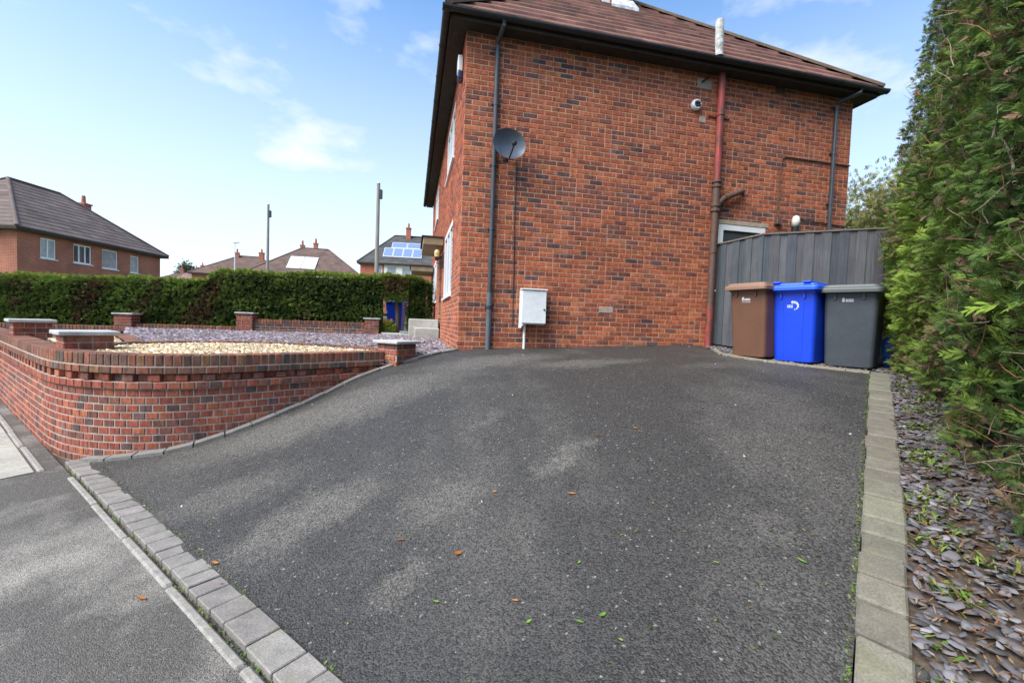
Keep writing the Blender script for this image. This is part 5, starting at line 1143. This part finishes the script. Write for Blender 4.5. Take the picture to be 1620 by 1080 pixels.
LLAB = ['largest curled orange leaf in the middle of the drive', 'orange leaf just left of the largest leaf on the drive', 'lone orange leaf on the drive below the meter box and further right', 'orange leaf on the drive between the largest leaf and the house',
        'green leaf scrap nearest the border blocks on the drive', 'small orange scrap near the bottom middle of the drive', 'leftmost green leaf scrap low on the drive', 'green leaf scrap below the small orange scrap', 'middle one of three green scraps low on the drive', 'biggest green leaf scrap low on the drive', 'tiny green scrap in the open middle of the drive', 'orange leaf lying against the setts', 'orange leaf on the tarmac pavement', 'orange leaf high on the drive in front of the red pipe', 'orange leaf high on the drive just left of its twin']
Rv, Uv, Fv = np.array(_R), np.array(_U), np.array(_f)
for (px, py, L_, kk), lb in zip(LP, LLAB):
    ry_ = (px - 810) / FPX * Rv - (py - 540) / FPX * Uv + Fv; z = .3
    for _ in range(25):
        t = (z - EYE) / ry_[2]; p = t * ry_[:2]; z = .5 * z + .5 * (z1(p) - .012 if (p - O_) @ N_ > 0 else (.03 if (p - O_) @ N_ > -.17 else 0))
    col = jit((.42, .17, .05), .2) if kk == 'o' else jit((.20, .36, .05), .2); o = link('fallen_leaf', leafmesh(L_, L_ * .2, col, L_ * .12), M_LEAF, None, (p[0], p[1], z + .006)); o.rotation_euler = (random.uniform(-.15, .15), random.uniform(-.15, .15), random.uniform(0, 6.28))
    tag(o, lb, 'leaf', 'leaves fallen on the ground')

# ------------------------------------------------------------------ houses, poles and trees beyond
M_FBRICK = material('far_brick', (.3, .1, .06), .9, builder=brick_tex_builder((.38, .118, .062), (.29, .092, .052), (.42, .27, .20)))
M_FBRICK2 = material('far_brick_orange', (.3, .1, .06), .9, builder=brick_tex_builder((.40, .095, .045), (.32, .085, .045), (.40, .22, .16)))
def far_house(label, org, ang, w, d, zb, zt, zr, mat_wall, tile_cols, wins=(), chims=(), ov=.35, inset=None, gutter_white=False, gauge=.3):
    """local x along the front (width w), y back (depth d); hip roof with ridge height zr"""
    o = thing('brick_house', label, 'house', (*org, zb), ang, 'houses beyond the gardens'); X, Y, Z = Vector((1, 0, 0)), Vector((0, 1, 0)), Vector((0, 0, 1)); H = zt - zb
    ops = [(q[0], q[0] + q[2], q[1] - zb, q[1] - zb + q[3]) for q in wins]; mb = MB()
    xs = sorted({0, w, *[k for q in ops for k in q[:2]]}); zs = sorted({0, H, *[k for q in ops for k in q[2:]]})
    for i in range(len(xs) - 1):
        for j in range(len(zs) - 1):
            cx, cz = (xs[i] + xs[i + 1]) / 2, (zs[j] + zs[j + 1]) / 2
            if any(q[0] < cx < q[1] and q[2] < cz < q[3] for q in ops): continue
            mb.box((xs[i], 0, zs[j]), X * (xs[i + 1] - xs[i]), Y * .25, Z * (zs[j + 1] - zs[j]))
    mb.box((0, .251, 0), X * .25, Y * (d - .251), Z * H); mb.box((w - .25, .251, 0), X * .25, Y * (d - .251), Z * H); mb.box((.251, d - .25, 0), X * (w - .502), Y * .25, Z * H); mb.obj('wall', mat_wall, o)
    for q in wins:
        px, pz, ww, wh, pn, gl = q; m = MB(); t = .07; b = Vector((px, .05, pz - zb))
        m.box(b, X * ww, Y * .06, Z * t); m.box(b + Z * (wh - t), X * ww, Y * .06, Z * t)
        for k in range(pn + 1): xx = 0 if k == 0 else (ww - t if k == pn else ww * k / pn - t / 2); m.box(b + X * xx + Z * t, X * t, Y * .06, Z * (wh - 2 * t))
        m.box(b - X * .05 - Y * .1 - Z * .05, X * (ww + .1), Y * .095, Z * .05); fr = m.obj('window', M_UPVC, o)
        for k in range(pn): m = MB(); m.box(b + X * (ww * k / pn + .03) + Y * .03 + Z * .03, X * (ww / pn - .06), Y * .02, Z * (wh - .06)); m.obj('pane', gl, fr)
    rm_ = d / 2 + ov; tp = (zr - zt) / rm_; ins = 1.0 if inset is None else inset; mb = MB(); pal = lambda: jit(random.choice(tile_cols), .1); E0 = Vector((-ov, -ov, H)); Wd, Dd = w + 2 * ov, d + 2 * ov
    R0_, R1_ = E0 + X * (rm_ * ins) + Y * rm_ + Z * (rm_ * tp), E0 + X * (Wd - rm_ * ins) + Y * rm_ + Z * (rm_ * tp); c = [E0, E0 + X * Wd, E0 + X * Wd + Y * Dd, E0 + Y * Dd]
    for q in ((c[0], c[1], R1_, R0_), (c[2], c[3], R0_, R1_), (c[1], c[2], R1_), (c[3], c[0], R0_)): mb.face([p - Z * .03 for p in q], (.06, .05, .045))
    slope(mb, c[0], X, Y, Wd, rm_, tp, ins, ins, gauge, .03, pal, .6); slope(mb, c[2], -X, -Y, Wd, rm_, tp, ins, ins, gauge, .03, pal, .9)
    slope(mb, c[3], -Y, X * ins, Dd, rm_, tp, 1, 1, gauge, .03, pal, .9) ; slope(mb, c[1], Y, -X * ins, Dd, rm_, tp, 1, 1, gauge, .03, pal, .9); rf = mb.obj('roof', M_TILE_GREY, o)
    for (p, q) in ((c[0], R0_), (c[1], R1_), (R0_, R1_), (c[2], R1_), (c[3], R0_)): halfround(p + Z * .02, q + Z * .02, .09, 6, jit(tile_cols[0], .1)).obj('ridge_tile', M_TILE_GREY, rf)
    mb = MB(); mb.box(c[0] + Z * -.16, X * Wd, Y * .03, Z * .14); mb.box(c[1] + Z * -.16 - X * .03, X * .03, Y * Dd, Z * .14); mb.box(c[0] + Z * -.16, X * .03, Y * Dd, Z * .14); mb.box(c[0] + Z * -.05 + X * .031 + Y * .031, X * (Wd - .062), Y * (Dd - .062), Z * .02); mb.obj('fascia', M_UPVC if gutter_white else M_SOFFIT, o)
    for (cx, cy, cz, cw, chh, pots) in chims:
        m = MB(); m.box((cx, cy, cz - zb), X * cw, Y * cw, Z * chh); m.box((cx - .05, cy - .05, cz - zb + chh), X * (cw + .1), Y * (cw + .1), Z * .1); cm = m.obj('chimney', mat_wall, o)
        for k in range(pots): m = MB(); m.tube([(cx + cw * (k + 1) / (pots + 1), cy + cw / 2, cz - zb + chh + .1), (cx + cw * (k + 1) / (pots + 1), cy + cw / 2, cz - zb + chh + .62)], [.13, .10], 10, (.3, .12, .08)); m.obj('chimney_pot', material('pot', (.33, .12, .075), .85) if 'pot' not in bpy.data.materials else bpy.data.materials['pot'], cm)
    return o
GB = [(.145, .112, .098), (.16, .122, .105), (.128, .10, .088)]; RB_ = [(.13, .085, .07), (.15, .095, .078), (.115, .08, .068)]; DG = [(.075, .072, .072), (.065, .063, .064), (.085, .08, .078)]
# neighbour on the left: front faces +x, so local x runs along +Y
aL = math.radians(93.5)
far_house('dark red brick house with grey brown hipped roof beyond the hedge on the left', (-24.5, 21.9), aL, 9.6, 7.4, .4, 5.35, 8.55, M_FBRICK, GB,
    [(1.15, 4.0, .85, 1.05, 2, M_GLASSP), (3.0, 4.0, 1.15, 1.05, 3, M_GLASS), (4.85, 3.92, 1.15, 1.15, 1, M_GLASSP), (6.95, 3.88, .75, 1.1, 1, M_GLASSP)], [(8.7, 4.3, 6.2, .55, 2.3, 1)], inset=.9)
so = far_house('orange brick house with blue solar panels on a dark roof', (-16.3, 47.0), math.radians(7), 12.0, 7.6, 2.0, 7.35, 11.0, M_FBRICK2, DG,
    [(1.45, 5.95, .8, 1.15, 1, M_GLASSP), (2.8, 6.0, .95, 1.0, 1, M_GLASSP), (4.35, 5.95, .95, 1.0, 1, M_GLASSP)], [(4.25, 3.3, 9.6, .5, 2.2, 1)], ov=.3, gutter_white=False, inset=.8)
mb = MB()
for (x0, x1, z0, z1__) in ((2.45, 2.79, 3.0, 5.25), (3.76, 4.34, 3.0, 5.25), (5.31, 5.6, 3.0, 5.25), (2.79, 3.76, 5.01, 5.25), (4.34, 5.31, 4.96, 5.25), (2.79, 3.76, 3.0, 3.93), (4.34, 5.31, 3.0, 3.88)): mb.box((x0, -.03, z0), (x1 - x0, 0, 0), (0, .026, 0), (0, 0, z1__ - z0))
mb.obj('cream_cladding', M_RENDERW, so)
tp_ = (11.0 - 7.35) / (7.6 / 2 + .3)
def solar(parent, x, run, w, r, tpv, H, mat, ovv=.3, off=.10):
    m = MB(); z0 = H + run * tpv + off; z1__ = H + (run + r) * tpv + off; y0, y1 = -ovv + run, -ovv + run + r; m.hexa([(x, y0, z0), (x + w, y0, z0), (x + w, y1, z1__), (x, y1, z1__), (x, y0, z0 + .05), (x + w, y0, z0 + .05), (x + w, y1, z1__ + .05), (x, y1, z1__ + .05)]); p = m.obj('solar_panel', M_ALU, parent)
    m = MB(); e = .05; m.face([(x + e, y0 + e, z0 + e * tpv + .054), (x + w - e, y0 + e, z0 + e * tpv + .054), (x + w - e, y1 - e, z1__ - e * tpv + .054), (x + e, y1 - e, z1__ - e * tpv + .054)]); m.obj('cells', mat, p)
for k in range(4): solar(so, 2.2 + k * 1.03, .75, 1.0, 1.25, tp_, 7.35 - 2.0, M_SOLAR)
for k in range(2): solar(so, 2.9 + k * 1.68, 2.05, 1.64, .8, tp_, 7.35 - 2.0, M_SOLAR)
hb2 = far_house('brown roofed house with a bright solar array and two chimneys', (-27.6, 46.0), math.radians(12), 11.2, 8.4, 1.6, 5.7, 9.2, M_FBRICK, RB_, [], [(3.9, 4.5, 8.3, .42, 1.2, 1), (5.35, 4.4, 8.5, .42, 1.3, 1)], gutter_white=True)
tp2 = (9.2 - 5.7) / (8.4 / 2 + .35)
for k in range(2): solar(hb2, 3.5 + k * 1.45, .9, 1.4, 1.9, tp2, 5.7 - 1.6, M_SOLARW, .35)
far_house('brown roofed house far off behind the timber pole', (-42.1, 58.0), math.radians(14), 11.0, 8.4, 1.6, 6.6, 9.6, M_FBRICK, RB_, [], [(3.8, 3.6, 8.8, .5, 1.1, 1), (6.9, 3.4, 8.6, .6, 1.5, 1)])
far_house('pinkish roofed house far off between two small chimneys', (-63, 80.0), math.radians(16), 11.0, 8.0, 1.6, 6.8, 9.7, M_FBRICK, [(.20, .13, .11), (.22, .145, .12)], [], [(4.2, 4, 9.2, .6, 1.1, 1), (6.7, 3.8, 9.2, .6, 1.2, 1)])
far_house('small brown roof farthest off right of the left house', (-69.6, 84.0), math.radians(18), 8.5, 7.5, 1.6, 6.8, 9.0, M_FBRICK, RB_, [], [(4.2, 3.5, 8.6, .6, 1.2, 1)])
tree('small dark tree far off beside distant chimneys', 'distant_tree', (-67, 92, 1.8), 9.6, 2.6, 6.4, 26, 2600, [(.05, .08, .04), (.07, .10, .05)], (.3, .6), 9)
def pole(label, x, y, zb, zt, r, boxz):
    o = thing('utility_pole', label, 'pole', (x, y, zb), 0, 'utility poles'); mb = MB(); mb.tube([(0, 0, 0), (0, 0, (zt - zb) * .5), (0, 0, zt - zb)], [r, r * .88, r * .72], 12); mb.obj('shaft', M_POLE, o)
    mb = MB(); mb.box((r * .6, -.12, boxz - zb), (.15, 0, 0), (0, .2, 0), (0, 0, .5), bev=.02); mb.tube([(r * .3, 0, boxz - zb + .5), (r * .9, 0, boxz - zb + .5)], .03, 6); mb.obj('terminal_box', M_BLACKP, o); mb = MB(); mb.lathe((0, 0, zt - zb), [(r * .8, 0), (r * .5, .06), (.01, .1)], 10); mb.obj('finial_cap', M_ALU, o); return o
pole('thick timber utility pole standing just left of the solar panel house', -7.75, 25.0, 1.0, 9.0, .125, 8.15); pole('thin grey timber utility pole between two brown roofs', -18.6, 33.5, 1.2, 9.7, .115, 8.75)
o = thing('street_lamp', 'slender pale street lamp column far off above the hedge', 'street lamp', (-34.6, 55, 1.5)); mb = MB(); mb.tube([(0, 0, 0), (0, 0, 5), (0, 0, 8.6)], [.1, .075, .05], 8); mb.tube([(0, 0, 8.55), (.6, 0, 8.75), (1.1, 0, 8.75)], .04, 6); mb.obj('column', M_ALU, o)
mb = MB(); mb.box((-.25, -.12, 8.62), (.75, 0, 0), (0, .24, 0), (0, 0, .12), bev=.03); mb.obj('lamp_head', M_ALU, o)
